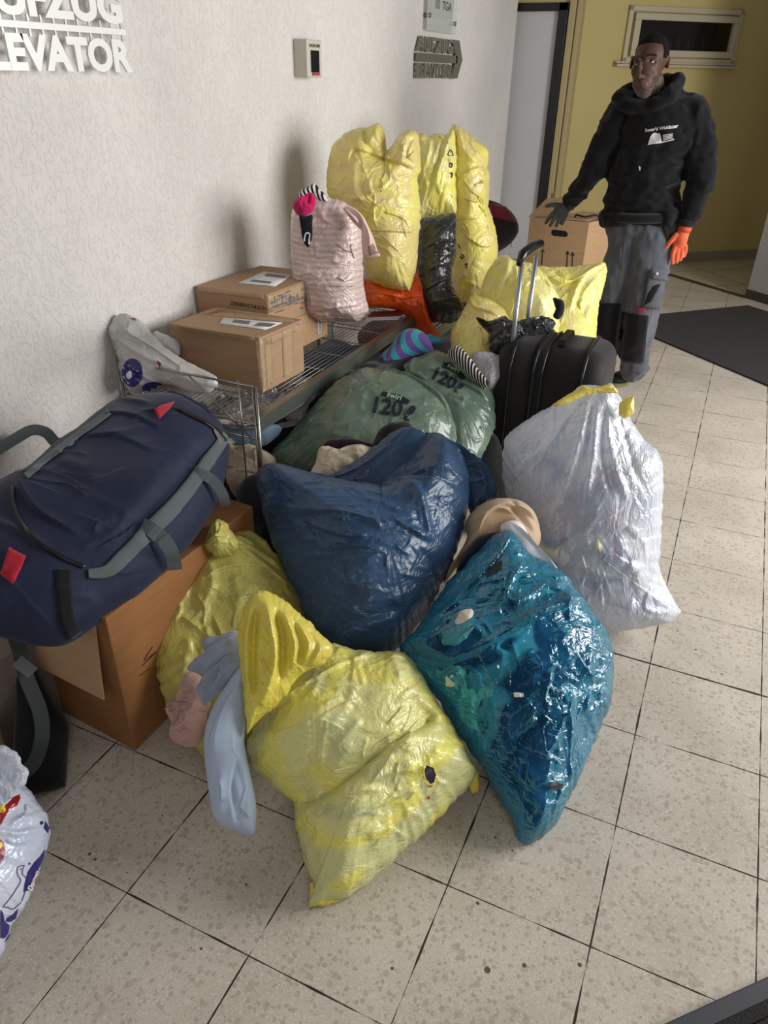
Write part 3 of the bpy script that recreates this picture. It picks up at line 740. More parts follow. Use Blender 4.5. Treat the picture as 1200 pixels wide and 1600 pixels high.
# second rack behind
r2 = empty('wire_rack', (-.4, 2.6, 0)); tag(r2, 'second wire rack further back, behind the first and under the black sack', 'rack')
Z2 = .42
for x, y, h in ((X1, 2.62, .5), (X0, 2.62, .5), (-.02, 4.75, .9), (X0, 4.75, .9)):
    tube('post', [(x, y, 0), (x, y, h)], .007, M_chrome, r2)
bm = bmesh.new()
for i in range(21):
    x = X0+.02+(X1-X0-.04)*i/20; tube_bm(bm, [(x, 2.62, Z2), (x, 4.75, Z2)], .0018, 5)
for i in range(8): y = 2.62+2.13*i/7; tube_bm(bm, [(X0, y, Z2-.006), (X1, y, Z2-.006)], .003, 6)
bm_obj('wire_deck', bm, M_chrome, r2, True)
box('front_rail', (X1, 2.62, Z2-.05), (.006, 0, 0), (0, 2.13, 0), (0, 0, .052), simple('olive_rail', (110, 112, 70), .4, metal=.4), r2, .001)
bm = bmesh.new()
gx = [ony(788, 352, 4.75)[0], ony(802, 350, 4.75)[0]]
for x in gx: tube_bm(bm, [(x, 4.75, .5), (x, 4.75, ony(790, 352, 4.75)[2])], .004)
tube_bm(bm, [(gx[0]-.15, 4.75, ony(790, 352, 4.75)[2]), (gx[1], 4.75, ony(790, 352, 4.75)[2])], .004)
bm_obj('end_guard', bm, simple('bright_wire', (190, 190, 190), .35, metal=.6), r2, True)

# ================================================================== CARTONS
def carton_mat(name, c):
    m, nt, N, L, b = new_mat(name); tc = N.new('ShaderNodeTexCoord')
    mp = N.new('ShaderNodeMapping'); mp.inputs['Scale'].default_value = (1, 1, 9); L.new(tc.outputs['Object'], mp.inputs['Vector'])
    n = N.new('ShaderNodeTexNoise'); n.inputs['Scale'].default_value = 7; n.inputs['Detail'].default_value = 4; L.new(mp.outputs[0], n.inputs['Vector'])
    cr = N.new('ShaderNodeValToRGB'); cr.color_ramp.elements[0].color = lin([v*.9 for v in c]); cr.color_ramp.elements[1].color = lin([min(255, v*1.06) for v in c]); L.new(n.outputs['Fac'], cr.inputs[0])
    L.new(cr.outputs[0], b.inputs['Base Color']); b.inputs['Roughness'].default_value = .75; b.inputs['Specular IOR Level'].default_value = .3
    return m
M_card = carton_mat('brown_cardboard', (170, 138, 108)); M_card2 = carton_mat('tan_cardboard', (182, 148, 112)); M_cardo = carton_mat('orange_brown_cardboard', (146, 100, 60))
def tape_mat(name, c, spec=.7):
    m, nt, N, L, b = new_mat(name); b.inputs['Base Color'].default_value = lin(c); b.inputs['Roughness'].default_value = .22; b.inputs['Alpha'].default_value = .55
    tc = N.new('ShaderNodeTexCoord'); n = N.new('ShaderNodeTexNoise'); n.inputs['Scale'].default_value = 26; n.inputs['Detail'].default_value = 4; L.new(tc.outputs['Object'], n.inputs['Vector'])
    bp = N.new('ShaderNodeBump'); bp.inputs['Strength'].default_value = .8; bp.inputs['Distance'].default_value = .01; L.new(n.outputs['Fac'], bp.inputs['Height']); L.new(bp.outputs['Normal'], b.inputs['Normal'])
    return m
M_tape = tape_mat('clear_packing_tape', (206, 176, 140)); M_label = simple('white_paper_label', (224, 224, 224), .6); M_ink = simple('black_print', (28, 28, 30), .6)
M_inkg = simple('grey_print_marks', (110, 108, 108), .6)
def carton(label, D0, C0, A0, h, mat, name='cardboard_box'):
    D0, C0, A0 = [np.array([*p[:2], D0[2]]) for p in (D0, C0, A0)]
    o = box(name, D0, C0-D0, A0-D0, (0, 0, h), mat, bev=.003); return tag(o, label, 'box')
# front box on the rack
zS = SH+.004
D0 = onz(411, 614, zS); C0 = onz(476, 580, zS); hB = zfor(D0, 528)-zS; A0 = onz(264, 505, zS+hB)
c1 = carton('plain brown taped cardboard box at the front of the wire rack', D0, C0, A0, hB, M_card)
t1 = bvh(c1)
patch('shipping_label', [(350, 497), (442, 505), (415, 516), (343, 506)], t1, M_label, c1, 4, 3, .001)
tl = bvh(c1)
shape_print('label_print', [[(366, 500), (392, 503), (388, 508), (362, 505)], [(405, 505), (432, 507), (422, 512), (396, 510)]], t1, M_inkg, c1, .003)
patch('tape', [(398, 523), (412, 529), (419, 614), (408, 612)], t1, M_tape, c1, 3, 12, .0012, .0006)
patch('tape', [(412, 529), (424, 523), (428, 606), (416, 612)], t1, M_tape, c1, 3, 12, .0012, .0006)
patch('tape', [(330, 483), (470, 500), (474, 507), (300, 490)], t1, M_tape, c1, 10, 3, .0012, .0006)
patch('tape', [(414, 530), (473, 502), (474, 512), (416, 542)], t1, M_tape, c1, 10, 3, .0012, .0006)
patch('tape', [(440, 518), (458, 509), (461, 588), (443, 597)], t1, M_tape, c1, 3, 12, .0013, .0006)
patch('tape', [(264, 506), (398, 527), (400, 534), (266, 512)], t1, M_tape, c1, 12, 3, .0012, .0006)
# rear pair
C1 = onz(512, 523, zS); hT = zfor(C1, 426)-zS; hM = zfor(C1, 476)-zS
D1 = onz(416, 461, zS+hT); A1 = onz(305, 447, zS+hT)
c2 = carton('plain cardboard box with a small barcode sticker, under another box on the rack', np.array([*D1[:2], zS]), C1, A1, hM-.001, M_card2)
t2 = bvh(c2); patch('barcode_sticker', [(496, 497), (502, 494), (502, 519), (496, 523)], t2, M_label, c2, 3, 5, .001)
shape_print('barcode', [[(497.5, 499+k*2.6), (500.8, 497.4+k*2.6), (500.8, 498.6+k*2.6), (497.5, 500.2+k*2.6)] for k in range(8)], t2, M_ink, c2, .003)
c3 = carton('cardboard box with dark printed tape, stacked on top of another box on the rack', np.array([*D1[:2], zS+hM]), C1, A1, hT-hM, M_card)
t3 = bvh(c3)
patch('shipping_label', [(412, 425), (456, 431), (430, 448), (372, 443)], t3, M_label, c3, 4, 3, .001)
shape_print('label_print', [[(418, 428), (448, 432), (444, 436), (412, 432)], [(395, 438), (425, 441), (422, 444), (390, 441)]], t3, M_inkg, c3, .003)
rsb = random.Random(5)
mk = []
for k in range(64):
    x = 420+rsb.random()*86; yy = 490-(x-420)*.16-rsb.random()*30; w = 2+rsb.random()*9; mk += stroke([(x, yy), (x+w*.5, yy-w*.2+rsb.uniform(-1, 1)), (x+w, yy-w*.32)], .8+rsb.random()*1.6)
mk += stroke([(418, 484), (440, 474), (470, 466), (490, 458), (508, 452)], 2.6); mk += stroke([(425, 478), (460, 470), (505, 449)], 1.6)
for k in range(7): x = 428+k*12; mk += stroke([(x, 462+k*-1.2), (x+.5, 474-k*1.4)], 1.1)
shape_print('printed_marks', mk, t3, M_inkg, c3, .0045)
patch('tape', [(417, 462), (509, 428), (510, 450), (418, 490)], t3, M_tape, c3, 14, 4, .002, .0006)
patch('tape', [(310, 448), (412, 460), (414, 468), (312, 456)], t3, M_tape, c3, 14, 3, .0012, .0006)
drape_text('printed_lettering', [('ZERBRECHLICH', 388, 478, 6, 9, 0, .01, 0)], t3, M_ink, c3, .0015)

# moving box behind the man
mbx = empty('moving_box', (.25, 3.95, 0)); tag(mbx, 'tan moving box with hand hole and upward arrows, under the man\'s gloved hand', 'box')
YF = 3.98; p_r = ony(921, 348, YF); p_l = ony(829, 330, YF); zT = p_r[2]; e1 = np.array([p_r[0]-p_l[0], 0, 0]); e2 = nrm([.35, 1, 0])*.36
zbM = .36
bodyM = box('carton_body', (p_l[0], YF, zbM), e1, e2, (0, 0, zT-zbM), M_card2, mbx, .004)
tm = bvh(bodyM)
hole = [(862, 360), (865, 358.5), (884, 361), (887, 364), (887, 368), (884, 370.5), (865, 368.5), (861.5, 366)]
shape_print('hand_hole', [hole], tm, simple('dark_hole', (14, 11, 9), .9), mbx, .001)
ars = []
for xx, yy in ((848, 402), (887, 406), (895, 408)): ars += stroke([(xx, yy-14), (xx-1.5, yy+12)], 1.6)+[[(xx-4, yy-8), (xx+.3, yy-15), (xx+3.6, yy-7), (xx+.2, yy-10)]]
shape_print('arrow_print', ars, tm, M_ink, mbx, .001)
# open flaps and upper edge
P = np.array([p_l[0], YF, zT])
box('flap', P+[-.01, 0, 0], (.16, 0, .03), e2*.5+np.array([0, 0, .09]), (0, 0, .004), M_card2, mbx, .001)
box('flap', P+[.16, .02, .004], (e1[0]-.18, 0, 0), e2*.9+np.array([0, 0, .01]), (0, 0, .004), M_card2, mbx, .001)
tube('carry_strap', spline([P+[.27, .1, .012], P+[.285, .06, .03], P+[.34, .05, .025], P+[.40, .08, .035], P+[.42, .14, .012]], 6), .006, simple('black_webbing', (20, 20, 22), .8), mbx)
lb = box('cardboard_box', (p_l[0]-.02, YF-.01, .001), e1*1.03, e2*1.03, (0, 0, zbM-.003), M_card, bev=.004)
tag(lb, 'lower carton standing on the floor under the moving box', 'box')

# big box under the duffel bag
cF = np.array([.07, .0, .001]); aL = onz(50, 1085)-onz(214, 1174); aL[2] = 0; aL = nrm(aL)*.62; bR = nrm(onz(262, 1130)-onz(214, 1174)); bR = nrm(np.array([.03, 1, 0]))*.62
hb = zfor(cF, 968)
bb = empty('cardboard_box', cF); tag(bb, 'big orange-brown cardboard box with folded down flap, under the navy duffel bag', 'box')
bdy = box('carton_body', cF, aL, bR, (0, 0, hb), M_cardo, bb, .004)
tb = bvh(bdy)
box('front_flap', cF+aL*.06+np.array([0, 0, hb-.26])-np.array([0, .035, 0]), aL*.85+np.array([0, 0, 0]), np.array([0, .006, 0]), np.array([0, .03, .26]), M_card2, bb, .001)
shape_print('pen_mark', stroke([(238, 1010), (225, 1032), (244, 1018), (222, 1040)], 1.2), tb, M_ink, bb, .001)
shape_print('pen_mark', stroke([(218, 1056), (234, 1044)], 1.), tb, M_ink, bb, .001)
# small box between duffel and sacks
q0 = onz(382, 835, .1)
#sb_ = box('cardboard_box', onz(384, 790, .28)*[1, 1, 0]+[0, 0, .001], (-.25, .02, 0), (.02, .3, 0), (0, 0, .26), M_cardo, bev=.003)
#tag(sb_, 'reddish brown carton half hidden in the gap right of the navy duffel bag', 'box')

# ================================================================== BLACK SUITCASE
M_sc = fabric('black_ballistic_cloth', [(26, 24, 25), (31, 29, 29)], rough=.6, sheen=.15, bscale=500)
M_scp = simple('black_piping', (22, 22, 24), .25); M_tubem = simple('aluminium_tube', (170, 172, 176), .3, metal=.8)
sc = empty('trolley_suitcase', (.68, 2.1, 0)); tag(sc, 'black wheeled suitcase standing upright with its pull handle extended', 'suitcase')
sx0, sx1, sy0, sy1, sz0, sz1 = .455, .915, 1.87, 2.27, .035, .675
def sc_half(nm, xa, xb, out):
    bm = bmesh.new(); hexa(bm, (xa, sy0, sz0), (xb-xa, 0, 0), (0, sy1-sy0, 0), (0, 0, sz1-sz0), 0)
    ed = [e for e in bm.edges if abs(e.verts[0].co.x-e.verts[1].co.x) > .01]
    bmesh.ops.bevel(bm, geom=ed, offset=.13, segments=12, affect='EDGES', profile=.5)
    # outer face swells
    f = max(bm.faces, key=lambda f: f.calc_center_median().x*out)
    bmesh.ops.bevel(bm, geom=list(f.edges), offset=.085, segments=8, affect='EDGES', profile=.55)
    o = bm_obj(nm, bm, M_sc, sc, True); return o
def rr_loop(x, g, z0=sz0, z1=sz1, y0=sy0, y1=sy1, rad=.13):
    P = []
    y0, y1, z0, z1 = y0-g, y1+g, z0-g, z1+g
    for (cy, cz, a0) in ((y1-rad, z1-rad, 0), (y0+rad, z1-rad, 90), (y0+rad, z0+rad, 180), (y1-rad, z0+rad, 270)):
        for k in range(9): a = math.radians(a0+k*90/8); P.append((x, cy+rad*math.cos(a), cz+rad*math.sin(a)))
    return P+[P[0]]
xm = sx0+.195
sc_half('rear_shell', sx0, xm, -1); sc_half('front_shell', xm, sx1, 1)
tube('zip_piping', rr_loop(xm-.018, .003), .005, M_scp, sc); tube('zip_piping', rr_loop(xm+.018, .003), .005, M_scp, sc)
tube('shell_piping', rr_loop(sx1-.085, .004), .006, M_scp, sc)
tube('shell_piping', rr_loop(sx0+.08, .004), .005, M_scp, sc)
tube('top_grip', [(xm+.06, sy0+.1, sz1), (xm+.06, sy0+.12, sz1+.018), (xm+.06, sy1-.12, sz1+.018), (xm+.06, sy1-.1, sz1)], 0, M_scp, sc, flat=(.03, .008, np.array([0, 0, 1.])))
tp = onp(803, 545, np.array([0, 2.02, 0]), np.array([0, 1., 0])); 
hx = ony(803, 545, 1.98)[0]
h1 = ony(815, 412, 1.98)[2]; h2 = ony(838, 400, 2.16)[2]; hx2 = ony(823, 532, 2.16)[0]
for x, xt, y, z in ((hx, ony(815, 412, 1.98)[0], 1.98, h1), (hx2, ony(838, 400, 2.16)[0], 2.16, h2)):
    tube('handle_tube', [(x-.01, y, .45), (xt, y, z)], .0105, M_tubem, sc, 10)
ha, hb2 = ony(812, 405, 1.96), ony(846, 384, 2.2)
d_ = hb2-ha
tube('pull_handle', [ha-d_*.0-[.0, .01, .02], ha+d_*.12+[0, 0, .012], ha+d_*.5+[0, 0, .018], ha+d_*.9+[0, 0, .012], hb2-[0, 0, .01]], [.010, .020, .022, .020, .012], M_scp, sc, 12)
for x, y in ((sx0+.05, sy0+.04), (sx0+.05, sy1-.04), (sx1-.12, sy0+.04), (sx1-.12, sy1-.04)): tube('wheel', [(x, y-.012, .024), (x, y+.012, .024)], .0235, M_scp, sc, 16)

# ================================================================== SACKS
YEL = [(232, 222, 96), (216, 208, 120), (236, 226, 112)]
M_yelA = film('yellow_film', [(210, 212, 152), (230, 226, 150), (238, 230, 120), (220, 220, 156)], rough=.28, trans=.12, bump=.4, stretch=(1, 1, 1.8), vscale=3.4, sharp=.03)
M_yelF = film('bright_yellow_film', [(236, 222, 96), (230, 216, 104)], rough=.24, trans=.22, bump=.35)
M_yelE = film('dull_yellow_film', [(214, 204, 100), (200, 192, 108), (218, 210, 112)], rough=.3, trans=.12, bump=.55, bscale=8)
M_yelB = film('pale_yellow_film', [(242, 234, 134), (238, 230, 158), (244, 236, 126)], rough=.26, trans=.22, bump=.5, bscale=8)
M_yelC = film('yellow_film_over_peach', [(242, 232, 124), (238, 220, 146), (244, 236, 136)], rough=.28, trans=.22, bump=.5, bscale=9)
M_blue = film('dark_blue_film', [(52, 80, 112), (46, 71, 102)], rough=.31, spec=.42, trans=.03, bump=.33, stretch=(.6, .6, 1.6), bscale=9)
M_green = film('grey_green_film', [(104, 122, 104), (90, 110, 94), (110, 128, 110)], rough=.3, trans=.05, bump=.3, bscale=7)
M_blackf = film('black_film', [(44, 45, 48), (38, 38, 42)], rough=.24, spec=.65, bump=.42, bscale=8)
M_teal = film('turquoise_clear_film', [(44, 124, 150), (38, 114, 142)], rough=.13, spec=.9, trans=.15, bump=.5, bscale=9, alpha=.06, tcol=(158, 224, 234), stretch=(1, 1, 1.7))
M_clear = film('milky_clear_film', [(226, 230, 240), (214, 220, 232)], rough=.2, spec=.8, trans=.3, bump=.5, bscale=8, alpha=.52, tcol=(235, 238, 245), stretch=(1.6, 1.6, .6))
GY = 'yellow rubbish sacks'

# --- front yellow sack
sackA = inflate('yellow_sack', [(392, 1150), (385, 1168), (396, 1198), (425, 1228), (456, 1252), (462, 1290), (478, 1350), (490, 1388), (484, 1405), (479, 1418, 1), (512, 1410), (546, 1402), (590, 1368), (645, 1318), (695, 1268), (722, 1240), (736, 1222), (743, 1208, 1), (722, 1162), (692, 1112), (662, 1062), (634, 1024), (600, 1018), (560, 1020), (510, 1008), (455, 1040), (415, 1090)],
    [(490, 1415, 1.66), (740, 1205, 1.86), (500, 1020, 1.98)], .17, M_yelA, center=(570, 1180), Tb=.12, lump=.02, lscale=5, seed=3,
    folds=[('C', [(446, 1250), (470, 1258), (500, 1257), (548, 1226), (600, 1184), (650, 1152), (672, 1126)], .05, .045),
           ('R', [(700, 1130), (705, 1175), (712, 1215)], .008, .012), ('S', [(690, 1120), (640, 1150), (560, 1262)], .01, .02),
           ('S', [(470, 1300), (540, 1262), (590, 1256)], .012, .02), ('S', [(560, 1250), (600, 1232), (640, 1226)], .012, .018), ('S', [(560, 1290), (610, 1262), (650, 1250)], .01, .016),
           ('R', [(600, 1040), (612, 1080), (606, 1110)], .008, .012), ('S', [(625, 1095), (650, 1070), (680, 1075)], .007, .014), ('S', [(600, 1130), (640, 1110), (690, 1100)], .007, .014),
           ('S', [(400, 1140), (460, 1105), (540, 1060), (600, 1030)], .010, .03), ('R', [(480, 1370), (530, 1330), (600, 1300)], .006, .012), ('V', [(500, 1400), (530, 1340), (560, 1300)], .006, .012)],
    rand=[(46, ('dir', -28), .11, .006, .010), (30, ('dir', -45), .06, .004, .006), (26, ('rad', 485, 1415), .10, .005, .008)])
tag(sackA, 'front yellow sack with a ruffled open neck and a small hole, nearest the camera', 'sack', GY)
tA = bvh(sackA)
flap = inflate('open_neck', [(395, 926), (408, 921), (425, 926), (452, 944), (484, 972), (503, 992), (516, 1006), (521, 1022), (500, 1040), (474, 1054), (450, 1082), (428, 1108), (405, 1126), (386, 1147, 1), (380, 1090), (376, 1040), (373, 1000), (377, 965), (385, 942)],
    [(386, 1146, 1.74), (400, 925, 1.80), (520, 1015, 1.80)], .05, M_yelF, sackA, center=(425, 1020), Tb=.03, lump=.006, floor=None, seed=5,
    folds=[('R', [(396, 930), (385, 990), (384, 1060), (386, 1140)], .018, .009), ('V', [(404, 935), (398, 1000), (396, 1100)], .02, .010), ('R', [(415, 930), (425, 980), (430, 1040), (405, 1110)], .02, .010), ('V', [(428, 950), (442, 1000), (436, 1070)], .022, .009),
           ('R', [(440, 950), (460, 1000), (455, 1050)], .018, .009), ('R', [(460, 965), (482, 1005), (470, 1040)], .012, .008), ('V', [(452, 965), (470, 1010), (460, 1050)], .012, .008), ('R', [(486, 980), (500, 1010), (480, 1045)], .012, .008)],
    rand=[(14, ('dir', 70), .08, .005, .006)])
# torn hole with dark cloth, and bottom corners
shape_print('torn_hole', [[(665, 1196), (676, 1198), (680, 1210), (677, 1222), (671, 1224), (664, 1216), (662, 1205)]], tA, fabric('navy_cloth_inside', [(32, 34, 52)]), sackA, .003)
for k, pts in enumerate(([(664, 1196), (676, 1197), (681, 1210), (677, 1223), (670, 1226)], [(670, 1226), (663, 1217), (661, 1205), (664, 1196)])):
    shape_print('torn_edge', stroke(pts, 2.5), tA, M_yelF, sackA, .005)
shape_print('red_speck', [[(669, 1225), (675, 1224), (675, 1229), (670, 1229)], [(666, 1244), (671, 1243), (670, 1248), (667, 1248)]], tA, simple('red_spot', (150, 40, 40), .5), sackA, .003)
inflate('corner_flap', [(487, 1378), (500, 1392), (530, 1402), (548, 1402), (520, 1412), (479, 1419, 1), (484, 1404)], [(480, 1418, 1.655), (548, 1402, 1.68), (487, 1380, 1.67)], .012, M_yelF, sackA, Tb=.006, ang=120, rings=24, seed=6, folds=[('R', [(490, 1384), (500, 1405), (485, 1415)], .006, .006)], lump=.002)
inflate('corner_flap', [(736, 1190), (746, 1210), (748, 1234), (736, 1236), (732, 1215)], [(746, 1190, 1.9), (748, 1234, 1.9), (732, 1230, 1.9)], .01, M_yelF, sackA, Tb=.006, ang=90, rings=18, seed=7, lump=.002)

# --- cloths hanging out of the front yellow sack
M_ltblue = fabric('light_blue_terry', [(168, 184, 206), (176, 190, 210)], bscale=300)
M_greyb = fabric('blue_grey_jersey', [(150, 160, 178), (160, 168, 184)])
M_pinkc = fabric('dusty_pink_cloth', [(190, 152, 142), (200, 164, 152)])
o = inflate('towel', [(378, 1040), (350, 1075), (330, 1110), (319, 1150), (320, 1190), (327, 1240), (334, 1275), (352, 1292), (385, 1305), (398, 1303), (401, 1275), (398, 1240), (388, 1195), (382, 1160), (384, 1120), (388, 1070)],
    [(360, 1300, 1.70), (330, 1110, 1.76), (400, 1060, 1.80)], .035, M_ltblue, Tb=.03, seed=8, lump=.006, rand=[(8, ('dir', 80), .1, .006, .012)], folds=[('S', [(378, 1060), (345, 1110), (330, 1150), (324, 1200)], .014, .02), ('S', [(372, 1180), (362, 1230), (372, 1290)], -.01, .02), ('R', [(385, 1180), (392, 1240), (390, 1290)], .008, .012)], ang=200, rings=60, fray=.001)
tag(o, 'light blue towel hanging out of the front yellow sack', 'towel')
o = inflate('shirt', [(318, 998), (345, 992), (372, 985), (385, 1000), (384, 1040), (370, 1062), (345, 1080), (330, 1095), (318, 1102), (312, 1075), (318, 1055), (300, 1050), (293, 1044), (308, 1028), (322, 1018)],
    [(320, 1090, 1.82), (310, 1000, 1.87), (380, 1010, 1.84)], .05, M_greyb, Tb=.03, seed=9, lump=.01, lscale=14, rand=[(22, ('dir', -45), .05, .010, .008)], folds=[('S', [(375, 995), (340, 1020), (318, 1050)], .018, .014), ('S', [(380, 1020), (350, 1045), (325, 1070)], .018, .014), ('R', [(345, 995), (325, 1015), (300, 1042)], .012, .010), ('V', [(368, 1030), (345, 1062), (325, 1090)], .014, .010), ('V', [(330, 1005), (322, 1030)], .015, .008)], ang=200, rings=60, fray=.001)
tag(o, 'blue-grey shirt bunched at the neck of the front yellow sack', 'clothing')
o = inflate('blouse', [(296, 1050), (315, 1058), (322, 1080), (330, 1100), (322, 1120), (318, 1150), (300, 1167), (280, 1164), (268, 1148), (270, 1130), (262, 1110), (266, 1098), (280, 1088), (286, 1068)],
    [(295, 1165, 1.86), (275, 1090, 1.9), (325, 1080, 1.88)], .05, M_pinkc, Tb=.03, seed=10, lump=.014, lscale=22, rand=[(26, ('any',), .04, .012, .006)], folds=[('R', [(300, 1060), (290, 1100), (272, 1112)], .012, .007), ('V', [(310, 1075), (300, 1110), (280, 1130)], .014, .007), ('R', [(318, 1100), (305, 1130), (285, 1140)], .012, .007), ('V', [(312, 1125), (296, 1145)], .012, .006), ('R', [(275, 1145), (292, 1158), (312, 1150)], .01, .006)], ang=160, rings=50, fray=.004, floor=None)
tag(o, 'dusty pink crumpled blouse spilling beside the light blue towel', 'clothing')

# --- turquoise see-through sack
oB = [(786, 833), (804, 843), (820, 865), (854, 887), (884, 910), (919, 956), (944, 990), (956, 1030), (953, 1086), (940, 1135), (912, 1200), (888, 1250), (868, 1290), (842, 1312), (825, 1324, 1), (808, 1312), (801, 1286), (781, 1250), (756, 1206), (709, 1137), (685, 1094), (665, 1076), (645, 1050), (623, 1016), (652, 980), (694, 918), (740, 868), (763, 843)]
dB = [(825, 1320, 1.80), (640, 1030, 2.0), (900, 930, 2.14)]
fB = [('S', [(645, 1050), (720, 1046), (800, 1005), (880, 965), (925, 950)], .03, .04), ('S', [(700, 960), (760, 900), (790, 850)], .012, .02), ('S', [(800, 900), (770, 960), (790, 975), (840, 935)], .012, .012)]
sackB = inflate('turquoise_sack', oB, dB, .17, M_teal, center=(815, 1050), Tb=.12, lump=.018, lscale=6, seed=11, folds=fB+[('R', [(735, 1060), (760, 1100), (785, 1160)], .006, .006), ('R', [(640, 1020), (700, 1060), (660, 1080)], .008, .01), ('R', [(940, 1000), (950, 1060), (935, 1130)], .01, .015)],
    rand=[(60, ('dir', -28), .10, .007, .009), (40, ('dir', -20), .06, .004, .005), (20, ('rad', 785, 835), .12, .006, .008), (18, ('rad', 825, 1322), .10, .006, .008)])
tag(sackB, 'see-through turquoise sack full of clothes, right of the front yellow sack', 'sack')
M_cont = fabric('mixed_clothes_inside', [(60, 76, 120), (44, 58, 96), (70, 90, 130), (52, 66, 108), (150, 176, 190), (46, 60, 98), (110, 140, 160)], vscale=3.6, sharp=.02)
M_contL = fabric('pale_green_clothes', [(216, 228, 196), (228, 236, 210), (196, 216, 190)], vscale=8)
cen = np.array([812, 1055])
def shrink(pts, k, c): return [(c[0]+(p[0]-c[0])*k, c[1]+(p[1]-c[1])*k) for p in pts]
inflate('clothes_inside', shrink(oB, .95, cen), dB, .095, M_cont, sackB, center=(815, 1050), Tb=.10, lump=.018, lscale=9, seed=12, folds=fB[:1], rand=[(50, ('any',), .12, .012, .014)], fray=.0, rings=60, ang=220)
inflate('pale_cloth_inside', [(645, 1030), (690, 1010), (745, 1030), (790, 1020), (800, 1060), (775, 1100), (750, 1115), (765, 1160), (755, 1172), (722, 1130), (696, 1088), (655, 1048)], [(825, 1320, 1.777), (640, 1030, 1.977), (900, 930, 2.087)], .034, M_contL, sackB, Tb=.05, lump=.02, lscale=14, seed=13, rand=[(24, ('any',), .08, .008, .010)], rings=50, ang=160, floor=None)
inflate('white_cloth_inside', [(690, 1000), (712, 960), (735, 952), (740, 975), (725, 1000), (705, 1008)], [(700, 1008, 1.925), (735, 955, 1.925), (745, 990, 1.925)], .015, fabric('cream_cloth_inside', [(214, 204, 190)]), sackB, Tb=.03, lump=.01, lscale=20, seed=14, rings=30, ang=100, floor=None)
tB = bvh(sackB)
shape_print('torn_hole', [[(757, 897), (770, 882), (785, 876), (783, 890), (770, 898), (760, 902)]], tB, M_ink, sackB, .003)
shape_print('torn_hole', [[(850, 1228), (866, 1222), (882, 1226), (878, 1232), (862, 1232)]], tB, M_ink, sackB, .003)
shape_print('white_tag', [[(803, 1082), (818, 1083), (819, 1090), (804, 1089)]], tB, M_label, sackB, .003)
# cloths at its mouth
o = inflate('jacket', [(730, 838), (728, 815), (742, 796), (765, 784), (790, 782), (815, 788), (836, 806), (844, 830), (842, 852), (820, 866), (790, 846), (765, 846), (735, 862), (712, 885), (694, 912), (700, 888), (715, 868)],
    [(700, 905, 2.25), (740, 800, 2.33), (842, 840, 2.3)], .09, fabric('beige_twill', [(196, 166, 136), (204, 176, 146)]), center=(765, 830), Tb=.1, seed=15, lump=.012, folds=[('S', [(742, 850), (752, 822), (790, 806), (840, 830)], .02, .02), ('V', [(792, 790), (800, 815), (830, 850)], .012, .01), ('S', [(735, 830), (770, 812), (796, 820)], .014, .014)], ang=200, rings=60, fray=.001, floor=None)
tag(o, 'beige jacket bulging out above the turquoise sack', 'clothing')
o = inflate('shirt', [(783, 820), (800, 814), (815, 822), (830, 848), (850, 868), (868, 888), (882, 910, 1), (860, 896), (836, 880), (815, 866), (800, 848), (786, 836)],
    [(882, 908, 2.16), (785, 818, 2.2), (830, 845, 2.2)], .03, fabric('white_jersey', [(226, 224, 226)]), Tb=.03, seed=16, lump=.005, folds=[('S', [(790, 822), (820, 850), (870, 900)], .012, .010)], ang=160, rings=40, fray=.001, floor=None)
tag(o, 'white shirt sleeve lying along the upper right rim of the turquoise sack', 'clothing')
o = inflate('trousers', [(728, 862), (745, 842), (768, 834), (788, 834), (796, 850), (770, 860), (742, 880), (722, 898), (712, 905), (716, 880)],
    [(715, 900, 2.17), (740, 845, 2.22), (790, 845, 2.2)], .03, fabric('navy_trouser_cloth', [(26, 28, 48)]), Tb=.04, seed=17, lump=.006, ang=140, rings=36, fray=.001, floor=None)
tag(o, 'dark navy trousers at the mouth of the turquoise sack', 'clothing')

# --- dark blue sack
oD = [(400, 744), (408, 733), (425, 730), (450, 734), (476, 742), (500, 748), (530, 755), (560, 761), (590, 764), (598, 752), (618, 736), (640, 716), (656, 696), (668, 682), (690, 690), (712, 706), (726, 730), (735, 765), (731, 795), (723, 836), (705, 880), (681, 934), (653, 976), (626, 1011), (600, 1026), (560, 1028), (528, 1031), (520, 1008), (488, 983), (464, 930), (439, 878), (418, 829), (406, 776)]
dD = [(570, 1028, 2.12), (400, 745, 2.35), (735, 760, 2.40)]
sackD = inflate('dark_blue_sack', oD, dD, .19, M_blue, center=(585, 850), Tb=.15, D=1., lump=.014, lscale=5, seed=21, xmin=None,
    folds=[('S', [(735, 790), (690, 782), (650, 776), (597, 764), (550, 757), (495, 748), (440, 736)][::-1], -.022, .03), ('S', [(585, 742), (610, 738), (640, 716), (668, 692)], .022, .02), ('R', [(580, 745), (610, 752), (640, 745)], .010, .01),
           ('R', [(620, 783), (640, 800), (655, 840), (664, 880)], .012, .012), ('S', [(630, 770), (700, 765)], .012, .016), ('R', [(700, 705), (722, 745), (735, 790)], .012, .012), ('S', [(415, 800), (470, 830), (560, 850), (600, 880)], .012, .03),
           ('S', [(500, 890), (560, 895), (600, 905)], .010, .02), ('S', [(480, 850), (540, 880), (580, 880)], .010, .018), ('R', [(520, 1006), (560, 1000), (620, 985)], .010, .012), ('V', [(515, 998), (570, 985), (640, 960)], .010, .012), ('S', [(600, 850), (640, 870), (670, 872)], .010, .014), ('S', [(610, 930), (650, 925), (690, 905)], .01, .014), ('S', [(600, 965), (640, 960), (665, 945)], .01, .014)],
    rand=[(70, ('dir', 8), .09, .0055, .009, .3), (46, ('dir', -12), .06, .004, .006), (18, ('rad', 590, 1028), .08, .005, .007)])
tag(sackD, 'big dark blue sack heaped in the middle behind the yellow and turquoise sacks', 'sack')
